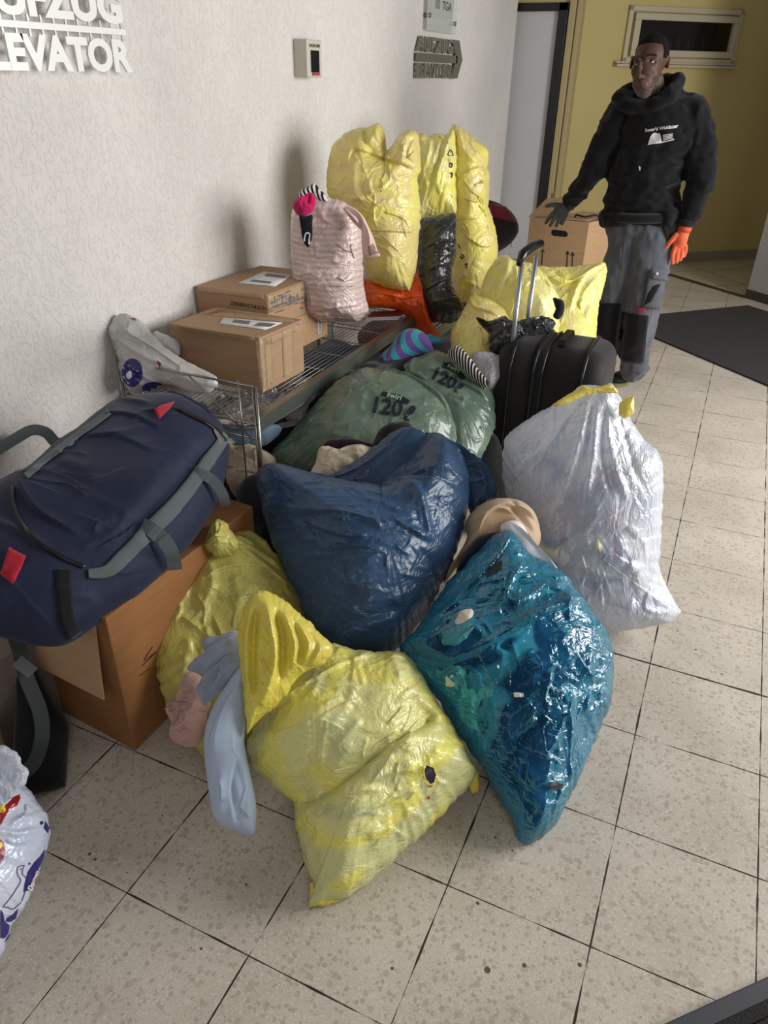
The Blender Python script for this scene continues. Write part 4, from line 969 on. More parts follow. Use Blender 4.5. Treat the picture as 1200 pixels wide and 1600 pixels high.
inflate('rear_side', [(455, 746), (500, 748), (530, 735), (560, 716), (590, 694), (612, 676), (640, 666), (668, 680), (690, 700), (690, 760), (640, 800), (560, 800), (480, 780)], [(570, 800, 2.38), (455, 750, 2.44), (640, 668, 2.42)], .03, M_blue, sackD, center=(590, 745), Tb=.06, seed=222, lump=.006, folds=[('S', [(500, 752), (560, 735), (620, 690)], .01, .012)], rand=[(12, ('dir', -35), .07, .005, .007)], ang=200, rings=50, floor=None)
inflate('rear_neck', [(664, 676), (700, 694), (722, 704), (745, 722), (765, 742), (770, 760), (775, 777), (758, 786), (740, 798), (730, 780), (722, 745), (700, 712)],
    [(740, 798, 2.42), (665, 678, 2.55), (770, 745, 2.55)], .05, M_blue, sackD, Tb=.05, seed=22, lump=.008, folds=[('R', [(700, 700), (735, 740), (750, 785)], .014, .010), ('V', [(715, 705), (750, 745), (762, 780)], .014, .010)], rand=[(14, ('dir', 50), .06, .006, .007)], ang=160, rings=40, fray=.006, floor=None)
o = inflate('blouse', [(485, 738), (493, 722), (498, 704), (510, 699), (530, 703), (550, 698), (570, 699), (588, 706), (580, 722), (560, 738), (530, 752), (500, 760), (484, 750)],
    [(520, 755, 2.56), (495, 700, 2.64), (585, 700, 2.62)], .05, fabric('cream_crinkled_cloth', [(206, 192, 166), (214, 202, 178)]), Tb=.05, seed=23, lump=.012, lscale=20, rand=[(16, ('any',), .05, .007, .007)], ang=160, rings=44, fray=.004, floor=None)
tag(o, 'cream crinkled blouse showing above the dark blue sack', 'clothing')
o = inflate('sweater', [(580, 705), (588, 682), (605, 668), (625, 662), (642, 664), (640, 680), (615, 700), (592, 715)], [(590, 712, 2.58), (600, 665, 2.64), (640, 670, 2.62)], .05, fabric('black_fuzzy_knit', [(34, 32, 36)], bump=1), Tb=.06, seed=24, ang=120, rings=34, fray=.004, floor=None)
tag(o, 'black fuzzy sweater between the dark blue sack and the green sack', 'clothing')
o = inflate('scarf', [(506, 696), (515, 688), (545, 686), (575, 692), (590, 700), (570, 706), (530, 706), (508, 704)], [(520, 704, 2.68), (515, 688, 2.7), (585, 695, 2.7)], .02, fabric('plum_cloth', [(48, 28, 48)]), Tb=.03, seed=25, ang=100, rings=24, fray=.001, floor=None)
tag(o, 'dark plum scarf above the cream blouse', 'clothing')

# --- rear left yellow sack
sackE = inflate('yellow_sack', [(330, 818), (345, 824), (375, 826), (402, 836), (432, 866), (452, 905), (470, 940), (480, 1000), (450, 1060), (420, 1120), (370, 1170), (330, 1196), (312, 1178), (300, 1160), (272, 1130), (256, 1095), (243, 1040), (240, 985), (252, 925), (272, 888), (295, 860), (315, 832)],
    [(330, 1190, 2.0), (245, 985, 2.06), (420, 850, 2.30)], .11, M_yelE, center=(350, 1000), Tb=.08, lump=.02, lscale=5, seed=26,
    folds=[('S', [(300, 880), (330, 862), (380, 868), (440, 900)], .02, .02), ('R', [(320, 840), (290, 880), (268, 930), (262, 985)], .014, .014), ('V', [(330, 845), (300, 900), (290, 960)], .012, .012), ('R', [(345, 850), (380, 880), (420, 905)], .014, .012), ('S', [(300, 920), (340, 900), (400, 900), (445, 925)], .012, .02), ('R', [(310, 870), (320, 920), (300, 980)], .01, .012)],
    rand=[(36, ('rad', 338, 830), .10, .008, .010), (24, ('any',), .08, .006, .010)])
tag(sackE, 'knotted yellow sack behind the front yellow sack, below the navy duffel bag', 'sack', GY)
inflate('knot', [(322, 836), (330, 818), (340, 811), (352, 816), (362, 832), (372, 850), (362, 868), (340, 870), (326, 862), (318, 850)], [(340, 868, 2.13), (328, 815, 2.14), (368, 840, 2.14)], .05, M_yelE, sackE, Tb=.05, seed=27, lump=.015, lscale=22, rand=[(12, ('rad', 345, 840), .05, .008, .007)], ang=140, rings=40, floor=None)

# --- white drawstring sack
oC = [(905, 606), (920, 601), (938, 604), (955, 600), (966, 612), (975, 632), (990, 661), (1006, 686), (1030, 706), (1037, 730), (1036, 780), (1032, 850), (1031, 890), (1040, 912), (1054, 940), (1066, 957, 1), (1040, 973), (995, 982), (945, 988), (900, 985), (862, 975), (835, 930), (815, 870), (800, 800), (787, 755), (786, 706), (795, 678), (836, 648), (868, 630), (888, 616)]
dC = [(950, 985, 2.50), (790, 740, 2.52), (950, 605, 2.34)]
sackC = inflate('white_sack', oC, dC, .18, M_clear, center=(915, 820), Tb=.16, lump=.018, lscale=5, seed=31,
    folds=[('R', [(925, 615), (915, 680), (890, 760), (895, 770)], .010, .010), ('R', [(940, 612), (935, 700), (925, 770)], .012, .010), ('V', [(932, 612), (924, 690), (905, 760)], .012, .010), ('R', [(955, 615), (960, 690), (990, 780)], .012, .010), ('V', [(950, 612), (948, 700), (965, 770)], .012, .010), ('R', [(915, 615), (880, 670), (850, 720)], .008, .010), ('V', [(962, 620), (985, 700), (1010, 760)], .01, .010), ('S', [(905, 850), (960, 880), (1020, 870)], .012, .02), ('S', [(880, 900), (930, 920), (960, 980)], .01, .02), ('S', [(1030, 890), (1010, 930), (1060, 955)], .008, .02)],
    rand=[(50, ('rad', 935, 600), .12, .007, .009), (24, ('any',), .08, .005, .010)])
tag(sackC, 'white translucent drawstring sack standing at the right, beside the black suitcase', 'sack')
M_contC = fabric('pale_clothes_inside', [(176, 180, 196), (226, 224, 220), (140, 152, 186), (206, 206, 210), (228, 222, 190), (150, 160, 180), (190, 150, 160)], vscale=4.2, sharp=.03)
cC = np.array([915, 830])
inflate('clothes_inside', shrink([p for p in oC if p[1] > 640], .93, cC), dC, .15, M_contC, sackC, center=(915, 830), Tb=.13, lump=.03, lscale=9, seed=32, rand=[(40, ('any',), .12, .012, .014)], fray=0, rings=56, ang=200)
M_ystr = film('yellow_drawstring_film', [(238, 222, 110), (244, 232, 150)], rough=.3, trans=.25, bump=.3)
inflate('drawstring', [(866, 632), (885, 618), (905, 608), (908, 602), (915, 604), (930, 606), (948, 601), (960, 604), (966, 614), (955, 612), (935, 612), (918, 617), (900, 624), (880, 634)], [(870, 634, 2.26), (905, 602, 2.27), (965, 610, 2.27)], .012, M_ystr, sackC, center=(916, 611), Tb=.01, seed=33, lump=.004, ang=160, rings=16, floor=None)
inflate('drawstring', [(970, 630), (982, 622), (991, 619), (990, 638), (985, 650), (976, 654), (968, 650)], [(975, 654, 2.26), (972, 628, 2.26), (992, 622, 2.26)], .02, M_ystr, sackC, Tb=.01, seed=34, lump=.006, ang=100, rings=24, floor=None)

# --- green sacks
sackG = inflate('green_sack', [(420, 722, 1), (426, 704), (450, 682), (487, 640), (512, 612), (532, 598), (567, 580), (598, 582), (622, 584), (645, 592), (667, 604), (697, 630), (708, 655), (713, 690), (700, 740), (640, 790), (560, 800), (490, 765), (450, 740), (432, 728)],
    [(450, 740, 2.80), (560, 590, 3.0), (710, 670, 2.9)], .15, M_green, center=(590, 670), Tb=.14, lump=.014, lscale=5, seed=35,
    folds=[('S', [(560, 584), (620, 598), (670, 625), (705, 670)], .012, .02), ('R', [(430, 715), (470, 690), (520, 690)], .010, .012), ('R', [(640, 600), (690, 640), (705, 700)], .01, .012)],
    rand=[(30, ('dir', -65), .09, .005, .009), (26, ('rad', 425, 718), .12, .006, .010)])
tag(sackG, 'grey-green sack printed 120 litres, directly behind the dark blue sack', 'sack', 'green refuse sacks')
tG = bvh(sackG); M_navyp = simple('navy_sack_print', (26, 30, 44), .35)
drape_text('printed_lettering', [('120', 603, 637, 25, 10, 0, .03, .05), ('\u2113', 636, 648, 24, 12, 0, .02, .25)], tG, M_navyp, sackG)
shape_print('print_banner', [[(594, 622), (598, 612), (612, 615), (626, 618), (641, 627), (636, 633), (622, 626), (608, 621), (597, 619)]], tG, M_navyp, sackG, .003)
drape_text('printed_lettering', [('swirl', 616, 620.5, 9, 17, -.004, .02, 0)], tG, simple('pale_green_print', (150, 176, 150), .4), sackG, .006)
sackH = inflate('green_sack', [(612, 584), (628, 570), (653, 560), (683, 557), (713, 568), (740, 582), (768, 606), (774, 640), (768, 690), (740, 740), (700, 745), (660, 690), (625, 640)],
    [(700, 740, 3.0), (640, 570, 3.25), (765, 600, 3.2)], .13, M_green, center=(700, 640), Tb=.12, lump=.014, lscale=5, seed=36, folds=[('S', [(660, 600), (720, 625), (770, 650)], .014, .02), ('R', [(650, 570), (640, 600), (670, 620)], .01, .01)], rand=[(26, ('dir', 25), .09, .006, .010)])
tag(sackH, 'second grey-green printed sack, between the first green sack and the black suitcase', 'sack', 'green refuse sacks')
tH = bvh(sackH)
drape_text('printed_lettering', [('120', 693, 592, 21, 27, 0, .03, 0), ('\u2113', 714, 607, 17, 28, 0, .02, .25)], tH, M_navyp, sackH)
shape_print('print_banner', [[(690, 575), (693, 566), (706, 569), (722, 579), (727, 592), (719, 595), (712, 584), (702, 578)]], tH, M_navyp, sackH, .003)
drape_text('printed_lettering', [('swirl', 708, 577, 8, 30, -.004, .02, 0)], tH, simple('pale_green_print_rear', (150, 176, 150), .4), sackH, .006)
shape_print('print_remnant', stroke([(622, 587), (630, 590), (638, 596)], 5)+stroke([(652, 597), (660, 602)], 5), tH, M_navyp, sackH, .003)

# --- pink clothes sack on the rack
M_pinks = film('clear_film_over_pink_stripes', [(214, 184, 180), (226, 202, 198)], rough=.25, trans=.1, bump=.45, bscale=9)
m = M_pinks; N, L = m.node_tree.nodes, m.node_tree.links; b = N['Principled BSDF']
wv = N.new('ShaderNodeTexWave'); wv.bands_direction = 'Z'; wv.inputs['Scale'].default_value = 14; wv.inputs['Distortion'].default_value = 2; wv.inputs['Detail Scale'].default_value = .6
tc = N.new('ShaderNodeTexCoord'); L.new(tc.outputs['Object'], wv.inputs['Vector'])
cr = N.new('ShaderNodeValToRGB'); cr.color_ramp.elements[0].color = lin((216, 190, 184)); cr.color_ramp.elements[1].color = lin((228, 208, 204)); cr.color_ramp.elements[0].position = .3; cr.color_ramp.elements[1].position = .7
L.new(wv.outputs['Fac'], cr.inputs[0]); L.new(cr.outputs[0], b.inputs['Base Color'])
sackP = inflate('clothes_sack', [(456, 330), (466, 312), (480, 306), (505, 308), (527, 311), (548, 322), (563, 340), (566, 380), (567, 420), (569, 450), (575, 480), (574, 490), (560, 500), (530, 503), (500, 502), (470, 492), (458, 440), (455, 390), (454, 355)],
    [(530, 502, 3.30), (456, 350, 3.12), (560, 345, 3.08)], .12, M_pinks, center=(512, 400), Tb=.12, lump=.016, lscale=6, seed=41, floor=SH+.004, xmin=WX+.01,
    folds=[('S', [(560, 345), (530, 350), (480, 360)], .012, .016), ('R', [(500, 315), (520, 340), (555, 345)], .01, .01), ('S', [(480, 480), (530, 470), (572, 470)], .01, .016)], rand=[(36, ('dir', 3), .10, .006, .009), (16, ('rad', 500, 300), .08, .006, .008)])
tag(sackP, 'clear sack of pink striped clothes standing on the wire rack against the wall', 'sack')
o = inflate('shirt', [(536, 326), (550, 324), (566, 336), (576, 355), (584, 372), (590, 392), (594, 400), (580, 403), (568, 400), (565, 380), (564, 350), (556, 338)], [(580, 402, 2.98), (540, 326, 2.98), (590, 390, 2.98)], .035, fabric('pink_jersey_sleeve', [(222, 184, 178), (230, 198, 190)]), Tb=.03, seed=42, folds=[('S', [(555, 330), (575, 365), (578, 400)], .012, .01)], ang=140, rings=40, fray=.001, floor=None)
tag(o, 'pink shirt with its short sleeve hanging over the clear clothes sack', 'clothing')
tsl = bvh(o); shape_print('cuff_opening', [[(575, 386), (582, 381), (588, 384), (592, 396), (583, 397), (577, 400)]], tsl, simple('sleeve_inside', (150, 120, 108), .9), o, .002)
o = inflate('top', [(457, 322), (462, 312), (474, 306), (488, 302), (494, 312), (490, 328), (484, 334), (476, 338), (466, 336), (460, 330)], [(472, 336, 2.93), (462, 310, 2.93), (492, 306, 2.93)], .035, fabric('magenta_cloth', [(190, 24, 92), (170, 20, 80)]), Tb=.03, seed=43, lump=.012, lscale=26, folds=[('R', [(478, 306), (470, 322), (474, 334)], .012, .007), ('V', [(486, 306), (480, 325)], .012, .006)], ang=120, rings=34, fray=.002, floor=None)
tag(o, 'magenta top poking out at the top left of the pink clothes sack', 'clothing')
o = inflate('striped_top', [(468, 310), (468, 298), (478, 292), (490, 288), (500, 295), (512, 312), (500, 314), (486, 306)], [(475, 308, 2.97), (470, 294, 2.97), (505, 300, 2.97)], .02, fabric('black_white_stripes', [(24, 22, 26), (230, 226, 224)], stripes=22, sharp=.02, rot=(0, .4, 0)), Tb=.02, seed=44, ang=100, rings=26, fray=.003, floor=None)
tag(o, 'black and white striped top at the very top of the pink clothes sack', 'clothing')
o = inflate('belt', [(468, 336), (478, 338), (488, 336), (488, 352), (488, 370), (485, 380), (482, 386), (474, 378), (470, 358)], [(478, 386, 2.96), (468, 338, 2.92), (488, 338, 2.92)], .012, fabric('black_strap_cloth', [(24, 22, 26)]), Tb=.01, seed=45, ang=100, rings=26, fray=.001, floor=None)
tag(o, 'black strap with a white loop hanging on the pink clothes sack', 'strap')
tS = bvh(o); shape_print('white_loop', stroke([(476, 384), (476, 372), (479, 364), (484, 366), (483, 376), (484, 385)], 2.2), tS, M_label, o, .002)
# magazines
mg = empty('magazine_stack', onz(600, 490, SH+.01)); tag(mg, 'thin stack of magazines lying on the wire rack beside the pink clothes sack', 'magazines')
for k in range(4):
    a = onz(570+k, 501-k*1.5, SH+.004+k*.006); b_ = onz(622+k*1.5, 500-k*2, SH+.004+k*.006)
    cpt = onz(634, 486, SH+.004+k*.006); 
    box('magazine', a, b_-a, cpt-b_, (0, 0, .005), [simple('magazine_paper', (200, 196, 194), .4), simple('magazine_pages', (170, 168, 170), .4), simple('magazine_back', (205, 200, 196), .4), simple('magazine_cover', (96, 40, 40), .3)][k], mg, .001)

# --- yellow sacks at the back
M_y1 = M_yelC
sackY1 = inflate('yellow_sack', [(572, 198), (584, 192), (595, 196), (602, 212), (604, 232), (612, 228), (625, 208), (640, 202), (652, 206), (655, 222), (658, 262), (652, 280), (656, 310), (657, 340), (654, 380), (650, 420), (640, 455, 1), (610, 450), (580, 440), (574, 430), (568, 400), (560, 370), (530, 330), (511, 300), (512, 262), (518, 232), (532, 214), (550, 203)],
    [(620, 455, 3.58), (512, 290, 3.42), (650, 210, 3.32)], .17, M_y1, center=(598, 320), Tb=.15, lump=.02, lscale=5, seed=51, floor=None, xmin=WX+.01,
    folds=[('S', [(553, 262), (556, 240), (580, 244), (620, 258), (655, 268)][::-1], -.03, .035), ('R', [(590, 200), (598, 225), (602, 240)], .02, .014), ('V', [(575, 200), (574, 225), (590, 245)], .02, .014), ('R', [(640, 205), (620, 235), (605, 250)], .018, .012), ('V', [(648, 212), (635, 245), (650, 262)], .016, .01), ('S', [(575, 358), (620, 360), (655, 362)], .015, .02), ('S', [(600, 330), (630, 340), (640, 355)], .01, .016), ('R', [(556, 250), (560, 300), (590, 330)], .012, .02)],
    rand=[(34, ('any',), .12, .008, .012), (20, ('rad', 640, 455), .12, .007, .010)])
tag(sackY1, 'leftmost tall yellow sack leaning on the wall above the orange bag', 'sack', GY)
sackY3 = inflate('yellow_sack', [(705, 200), (714, 197), (730, 208), (750, 222), (762, 233), (763, 252), (760, 262), (765, 270), (764, 300), (764, 325), (772, 350), (778, 385), (775, 410), (765, 440), (757, 462), (740, 470), (720, 468), (708, 440), (704, 390), (700, 320), (702, 250)],
    [(740, 468, 4.15), (705, 230, 3.9), (762, 240, 3.9)], .15, M_yelC, center=(735, 340), Tb=.15, lump=.02, lscale=5, seed=52, floor=Z2+.005,
    folds=[('R', [(716, 200), (722, 240), (750, 262)], .014, .014), ('S', [(715, 310), (740, 318), (764, 312)], .014, .02), ('S', [(760, 262), (735, 270), (715, 280)], .012, .02), ('S', [(720, 365), (750, 385), (775, 380)], .012, .02)], rand=[(30, ('any',), .12, .008, .012), (14, ('dir', 50), .1, .007, .010)])
tag(sackY3, 'tall narrow yellow sack at the back, right of the black sack', 'sack', GY)
sackY2 = inflate('yellow_sack', [(640, 240), (650, 212), (660, 208), (672, 212), (680, 208), (696, 210), (704, 202), (710, 204), (714, 240), (714, 290), (713, 332), (700, 336), (670, 338), (646, 338), (644, 300), (640, 270)],
    [(680, 338, 3.9), (655, 215, 3.8), (712, 210, 3.8)], .10, M_yelB, center=(684, 270), Tb=.12, lump=.014, lscale=6, seed=53, floor=None,
    folds=[('R', [(705, 205), (690, 250), (670, 300)], .016, .014), ('V', [(690, 215), (680, 260), (665, 310)], .012, .012), ('R', [(672, 215), (668, 240), (660, 270)], .01, .01)], rand=[(22, ('rad', 684, 205), .12, .007, .010)], ang=220, rings=60)
tag(sackY2, 'pale yellow sack squeezed between the two tall yellow sacks, above the black sack', 'sack', GY)
t_ = bvh(sackY2)
shape_print('recycling_print', stroke([(699, 243), (703, 234), (708, 243)], 1.2)+stroke([(699, 243), (708, 243)], 1.2)+stroke([(703, 254), (706, 256), (705, 261), (702, 260), (703, 254)], 1.8)+stroke([(703, 272), (706, 270), (705, 278)], 1.6), t_, M_ink, sackY2, .003)
t_ = bvh(sackY3)
shape_print('recycling_print', stroke([(716, 382), (720, 388)], 1.5)+stroke([(721, 397), (725, 400), (722, 404), (720, 400)], 1.8)+stroke([(726, 414), (730, 412), (728, 419)], 1.6), t_, M_ink, sackY3, .003)
blk = inflate('black_sack', [(656, 345), (680, 336), (711, 333), (713, 360), (712, 400), (704, 432), (708, 450), (722, 475), (727, 492), (712, 502), (690, 505), (670, 500), (655, 470), (650, 430), (650, 390)],
    [(690, 505, 3.72), (652, 380, 3.64), (712, 340, 3.64)], .12, M_blackf, center=(685, 420), Tb=.13, lump=.016, lscale=6, seed=54, floor=Z2+.005,
    folds=[('S', [(655, 395), (680, 380), (712, 340)], .02, .02), ('S', [(655, 460), (690, 440), (708, 438)], .016, .02), ('R', [(662, 480), (690, 470), (720, 470)], .01, .012)], rand=[(36, ('dir', -40), .08, .008, .009), (16, ('dir', 10), .07, .007, .008)], ang=240, rings=70)
tag(blk, 'shiny black sack standing in the second rack between yellow sacks', 'sack')
org = inflate('orange_bag', [(569, 437), (590, 440), (620, 448), (636, 440), (648, 420), (654, 425), (662, 450), (668, 480), (676, 510), (688, 530), (672, 530), (656, 514), (636, 492), (610, 482), (572, 478), (568, 462)],
    [(620, 500, 3.68), (572, 440, 3.62), (660, 440, 3.70)], .08, film('orange_bag_film', [(236, 100, 30), (222, 82, 26)], rough=.35, trans=.12, bump=.4), center=(625, 470), Tb=.12, lump=.014, lscale=7, seed=55, floor=None,
    folds=[('S', [(575, 460), (620, 470), (655, 465)], .012, .02), ('R', [(655, 430), (652, 480), (665, 525)], .012, .012)], rand=[(18, ('any',), .08, .007, .010)], ang=220, rings=60)
tag(org, 'bright orange bag behind the magazines, under the leftmost tall yellow sack', 'bag')
inflate('blue_base', [(666, 522), (680, 524), (694, 534), (676, 537), (664, 535)], [(670, 536, 3.5), (668, 523, 3.5), (692, 532, 3.5)], .01, simple('cyan_bag_base', (40, 150, 190), .4), org, Tb=.01, ang=80, rings=14, lump=0, floor=None)
# red-black bag far right behind
rb_ = inflate('travel_bag', [(762, 318), (770, 314), (784, 320), (798, 330), (808, 345), (810, 362), (800, 378), (785, 390), (770, 395), (762, 370)], [(775, 392, 4.55), (765, 318, 4.5), (808, 345, 4.5)], .09, fabric('black_bag_cloth', [(30, 22, 26)]), Tb=.09, seed=56, ang=120, rings=34, fray=0, floor=None)
tag(rb_, 'black travel bag with dark red top, behind the rightmost tall yellow sack', 'bag')
t_ = bvh(rb_); patch('red_panel', [(765, 318), (790, 324), (806, 348), (770, 340)], t_, fabric('dark_red_cloth', [(112, 24, 44)]), rb_, 10, 6, .004, .002)

# --- yellow sacks in front of the moving box
sackY5 = inflate('yellow_sack', [(836, 418), (860, 418), (895, 417), (925, 413), (942, 411), (948, 418), (947, 432), (940, 460), (934, 490), (932, 520), (934, 560), (930, 610), (905, 640), (870, 645), (845, 630), (832, 580), (828, 520), (825, 470), (828, 440)],
    [(890, 640, 3.62), (838, 420, 3.72), (946, 415, 3.72)], .11, M_yelB, center=(885, 460), Tb=.12, lump=.014, lscale=6, seed=57,
    folds=[('S', [(945, 418), (905, 445), (870, 455), (845, 440)], -.03, .03), ('R', [(940, 420), (900, 450), (880, 500)], .018, .014), ('R', [(930, 440), (905, 470), (895, 500)], .012, .012), ('V', [(860, 425), (875, 445), (895, 445)], .015, .012)], rand=[(20, ('rad', 930, 415), .09, .007, .010)], ang=220, rings=60)
tag(sackY5, 'wide open yellow sack in front of the moving box, beside the man\'s leg', 'sack', GY)
sackY4 = inflate('yellow_sack', [(790, 400), (800, 408), (830, 415), (850, 430), (868, 456), (876, 470), (874, 510), (872, 570), (868, 640), (845, 690), (810, 690), (788, 640), (778, 570), (768, 520), (752, 470), (755, 440), (768, 415), (780, 403)],
    [(820, 680, 3.40), (758, 430, 3.54), (860, 440, 3.50)], .13, M_yelB, center=(808, 455), Tb=.12, lump=.014, lscale=6, seed=58,
    folds=[('R', [(795, 408), (790, 440), (770, 480)], .014, .016), ('V', [(785, 405), (776, 440), (760, 470)], .010, .014), ('R', [(815, 415), (850, 445), (870, 480)], .01, .014), ('S', [(805, 480), (840, 450), (860, 470)], .01, .016)], rand=[(22, ('rad', 800, 405), .09, .006, .010)], ang=220, rings=60)
tag(sackY4, 'rounded yellow sack behind the suitcase handle', 'sack', GY)
sackY6 = inflate('yellow_sack', [(733, 472), (750, 472), (775, 478), (800, 494), (800, 520), (790, 560), (778, 610), (755, 630), (728, 610), (712, 565), (703, 530), (715, 505), (725, 488)],
    [(740, 558, 3.35), (710, 520, 3.45), (780, 480, 3.48)], .10, M_yelC, center=(750, 515), Tb=.12, lump=.012, lscale=7, seed=59, folds=[('S', [(735, 476), (745, 505), (790, 515)], .016, .02), ('R', [(730, 480), (722, 510), (712, 535)], .01, .012)], rand=[(16, ('rad', 735, 470), .08, .006, .010)], ang=200, rings=50)
tag(sackY6, 'low slumped yellow sack between the green sacks and the black crumpled bag', 'sack', GY)
o = inflate('black_bag', [(745, 496), (760, 504), (775, 500), (790, 497), (800, 505), (820, 500), (845, 497), (862, 500), (866, 515), (850, 530), (820, 545), (795, 558), (770, 552), (763, 535), (765, 520), (752, 508)],
    [(790, 558, 3.16), (750, 500, 3.2), (860, 505, 3.2)], .07, M_blackf, center=(800, 525), Tb=.08, lump=.02, lscale=14, seed=60, rand=[(40, ('any',), .06, .010, .008)], ang=220, rings=60, fray=.006)
tag(o, 'crumpled black plastic bag behind the suitcase handle', 'bag')
o = inflate('glove', [(864, 466), (876, 467), (882, 474), (881, 488), (872, 500), (864, 494), (868, 482)], [(870, 500, 3.3), (866, 467, 3.3), (882, 480, 3.3)], .02, fabric('black_knit', [(22, 22, 26)]), Tb=.02, seed=61, ang=90, rings=22, fray=.002, floor=None)
tag(o, 'black knitted garment end beside the open yellow sack', 'clothing')
o = inflate('beanie', [(592, 578), (590, 562), (600, 550), (612, 538), (620, 524), (636, 515), (654, 516), (668, 526), (677, 545), (672, 552), (655, 555), (640, 562), (625, 575), (608, 580)],
    [(600, 580, 3.22), (610, 540, 3.24), (675, 545, 3.24)], .06, fabric('teal_purple_stripes', [(52, 150, 160), (100, 70, 140)], stripes=9, sharp=.05, rot=(.2, .6, .3)), Tb=.1, seed=62, lump=.006, ang=160, rings=44, fray=.001, floor=None)
tag(o, 'teal and purple striped knitted hat, at the end of the wire rack', 'hat')
o = inflate('clear_bag', [(735, 556), (750, 552), (770, 555), (786, 562), (788, 580), (775, 596), (764, 600), (748, 585), (737, 570)], [(765, 600, 3.08), (736, 560, 3.15), (785, 560, 3.15)], .05, film('white_film', [(200, 198, 204), (178, 176, 184)], rough=.3, trans=.15), Tb=.15, seed=63, ang=130, rings=36, floor=None, rand=[(14, ('any',), .05, .006, .007)])
tag(o, 'small whitish plastic bag left of the black suitcase', 'bag')
o = inflate('scarf', [(700, 548), (716, 540), (735, 560), (750, 580), (764, 598), (758, 602), (740, 590), (722, 575), (706, 560)], [(755, 600, 3.03), (702, 548, 3.1), (730, 550, 3.1)], .02, fabric('black_white_zigzag', [(20, 20, 22), (20, 20, 22), (206, 200, 190)], stripes=26, sharp=.03, rot=(0, .3, 0)), Tb=.08, seed=64, ang=120, rings=30, fray=.002, floor=None)
tag(o, 'black scarf with white striped border on the rear green sack', 'clothing')

# ================================================================== NAVY DUFFEL BAG
M_navy = fabric('navy_nylon', [(31, 38, 62), (27, 33, 55)], rough=.6, bscale=400, sheen=.1)
M_web = fabric('grey_webbing', [(84, 93, 96), (90, 98, 101)], bscale=500, rough=.75)
M_red = fabric('red_tab_cloth', [(178, 34, 52)])
oF = [(-70, 850), (-40, 790), (0, 762), (21, 754), (46, 738), (80, 706), (119, 680), (150, 655), (175, 638), (217, 630), (273, 634), (315, 650), (342, 668), (356, 695), (357, 716), (350, 755), (340, 785), (325, 812), (300, 848), (276, 874), (250, 900), (210, 935), (175, 958), (140, 985), (122, 997), (98, 1009), (60, 1010), (20, 1000), (-30, 985), (-80, 930)]
duf = inflate('duffel_bag', oF, [(98, 1009, 1.74), (0, 765, 1.96), (330, 805, 2.12)], .14, M_navy, center=(165, 820), Tb=.09, D=.8, pw=.5, lump=.012, lscale=5, seed=71, floor=None, xmin=WX+.01, ang=360, rings=100, fray=.001,
    folds=[('S', [(30, 760), (30, 800), (60, 850), (110, 880), (140, 890)], .012, .02), ('S', [(240, 640), (290, 655), (335, 690)], .010, .02), ('S', [(150, 690), (200, 700), (250, 725)], .010, .03), ('S', [(120, 730), (180, 735), (240, 765)], .008, .03), ('V', [(140, 900), (200, 868), (280, 780), (350, 690)], .010, .02), ('S', [(160, 960), (200, 900), (300, 810)], .006, .03)],
    rand=[(18, ('dir', 25), .16, .006, .016), (16, ('dir', -30), .12, .004, .012)])
tag(duf, 'big navy blue duffel bag with grey webbing straps, lying on the large box', 'bag')
tD = bvh(duf)
strap('webbing_band', [(137, 897), (165, 893), (190, 872), (235, 828), (285, 775), (325, 720), (352, 680)], [14, 18, 22, 24, 22, 18, 14], tD, M_web, duf)
# carrying loops that stand off the side
def loop3(name, path, lifts, w, mat, par):
    c = spline([(*p, l) for p, l in zip(path, lifts)], 8); P = []
    last = None
    for x, y, l in c:
        h = hit(tD, x, y, .006+l)
        if h is None: h = last
        if h is None: continue
        last = h; P.append(h[0])
    up = [nrm(C-p) for p in P]
    return tube(name, P, 0, mat, par, flat=(w, .003, up))
loop3('carry_handle', [(222, 822), (240, 838), (252, 860), (266, 886), (280, 880)], [0, .02, .03, .012, 0], .036, M_web, duf)
loop3('carry_handle', [(302, 738), (322, 752), (333, 775), (340, 800), (332, 812)], [0, .015, .025, .012, .004], .03, M_web, duf)
# strap standing up along the wall
Pn = [onx(x, y, WX+.10+k) for x, y, k in ((-30, 720, 0), (0, 700, 0), (25, 685, 0), (50, 672, .0), (72, 676, .01), (88, 692, .05), (104, 690, .07))]
tube('shoulder_strap', spline(Pn, 6), 0, M_web, duf, flat=(.035, .003, np.array([.5, -.6, .6])))
strap('rear_band', [(40, 747), (70, 722), (110, 690), (150, 662), (172, 645)], 9, tD, M_web, duf)
strap('zip', [(22, 762), (24, 790), (45, 835), (90, 868), (132, 886)], 5, tD, M_scp, duf, th=.004)
strap('zip', [(276, 640), (300, 652), (330, 668), (350, 690)], 4, tD, M_scp, duf, th=.004)
patch('red_tab', [(240, 641), (272, 632), (262, 645), (248, 658)], tD, M_red, duf, 6, 6, .008, .003)
patch('red_tab', [(16, 858), (42, 872), (22, 912), (3, 898)], tD, M_red, duf, 6, 6, .008, .003)
strap('zip_puller', [(333, 672), (338, 682), (344, 694)], 4, tD, M_alud, duf)
strap('hanging_strap', [(98, 890), (100, 930), (105, 970), (118, 990)], 22, tD, fabric('black_webbing_band', [(16, 17, 22)]), duf)
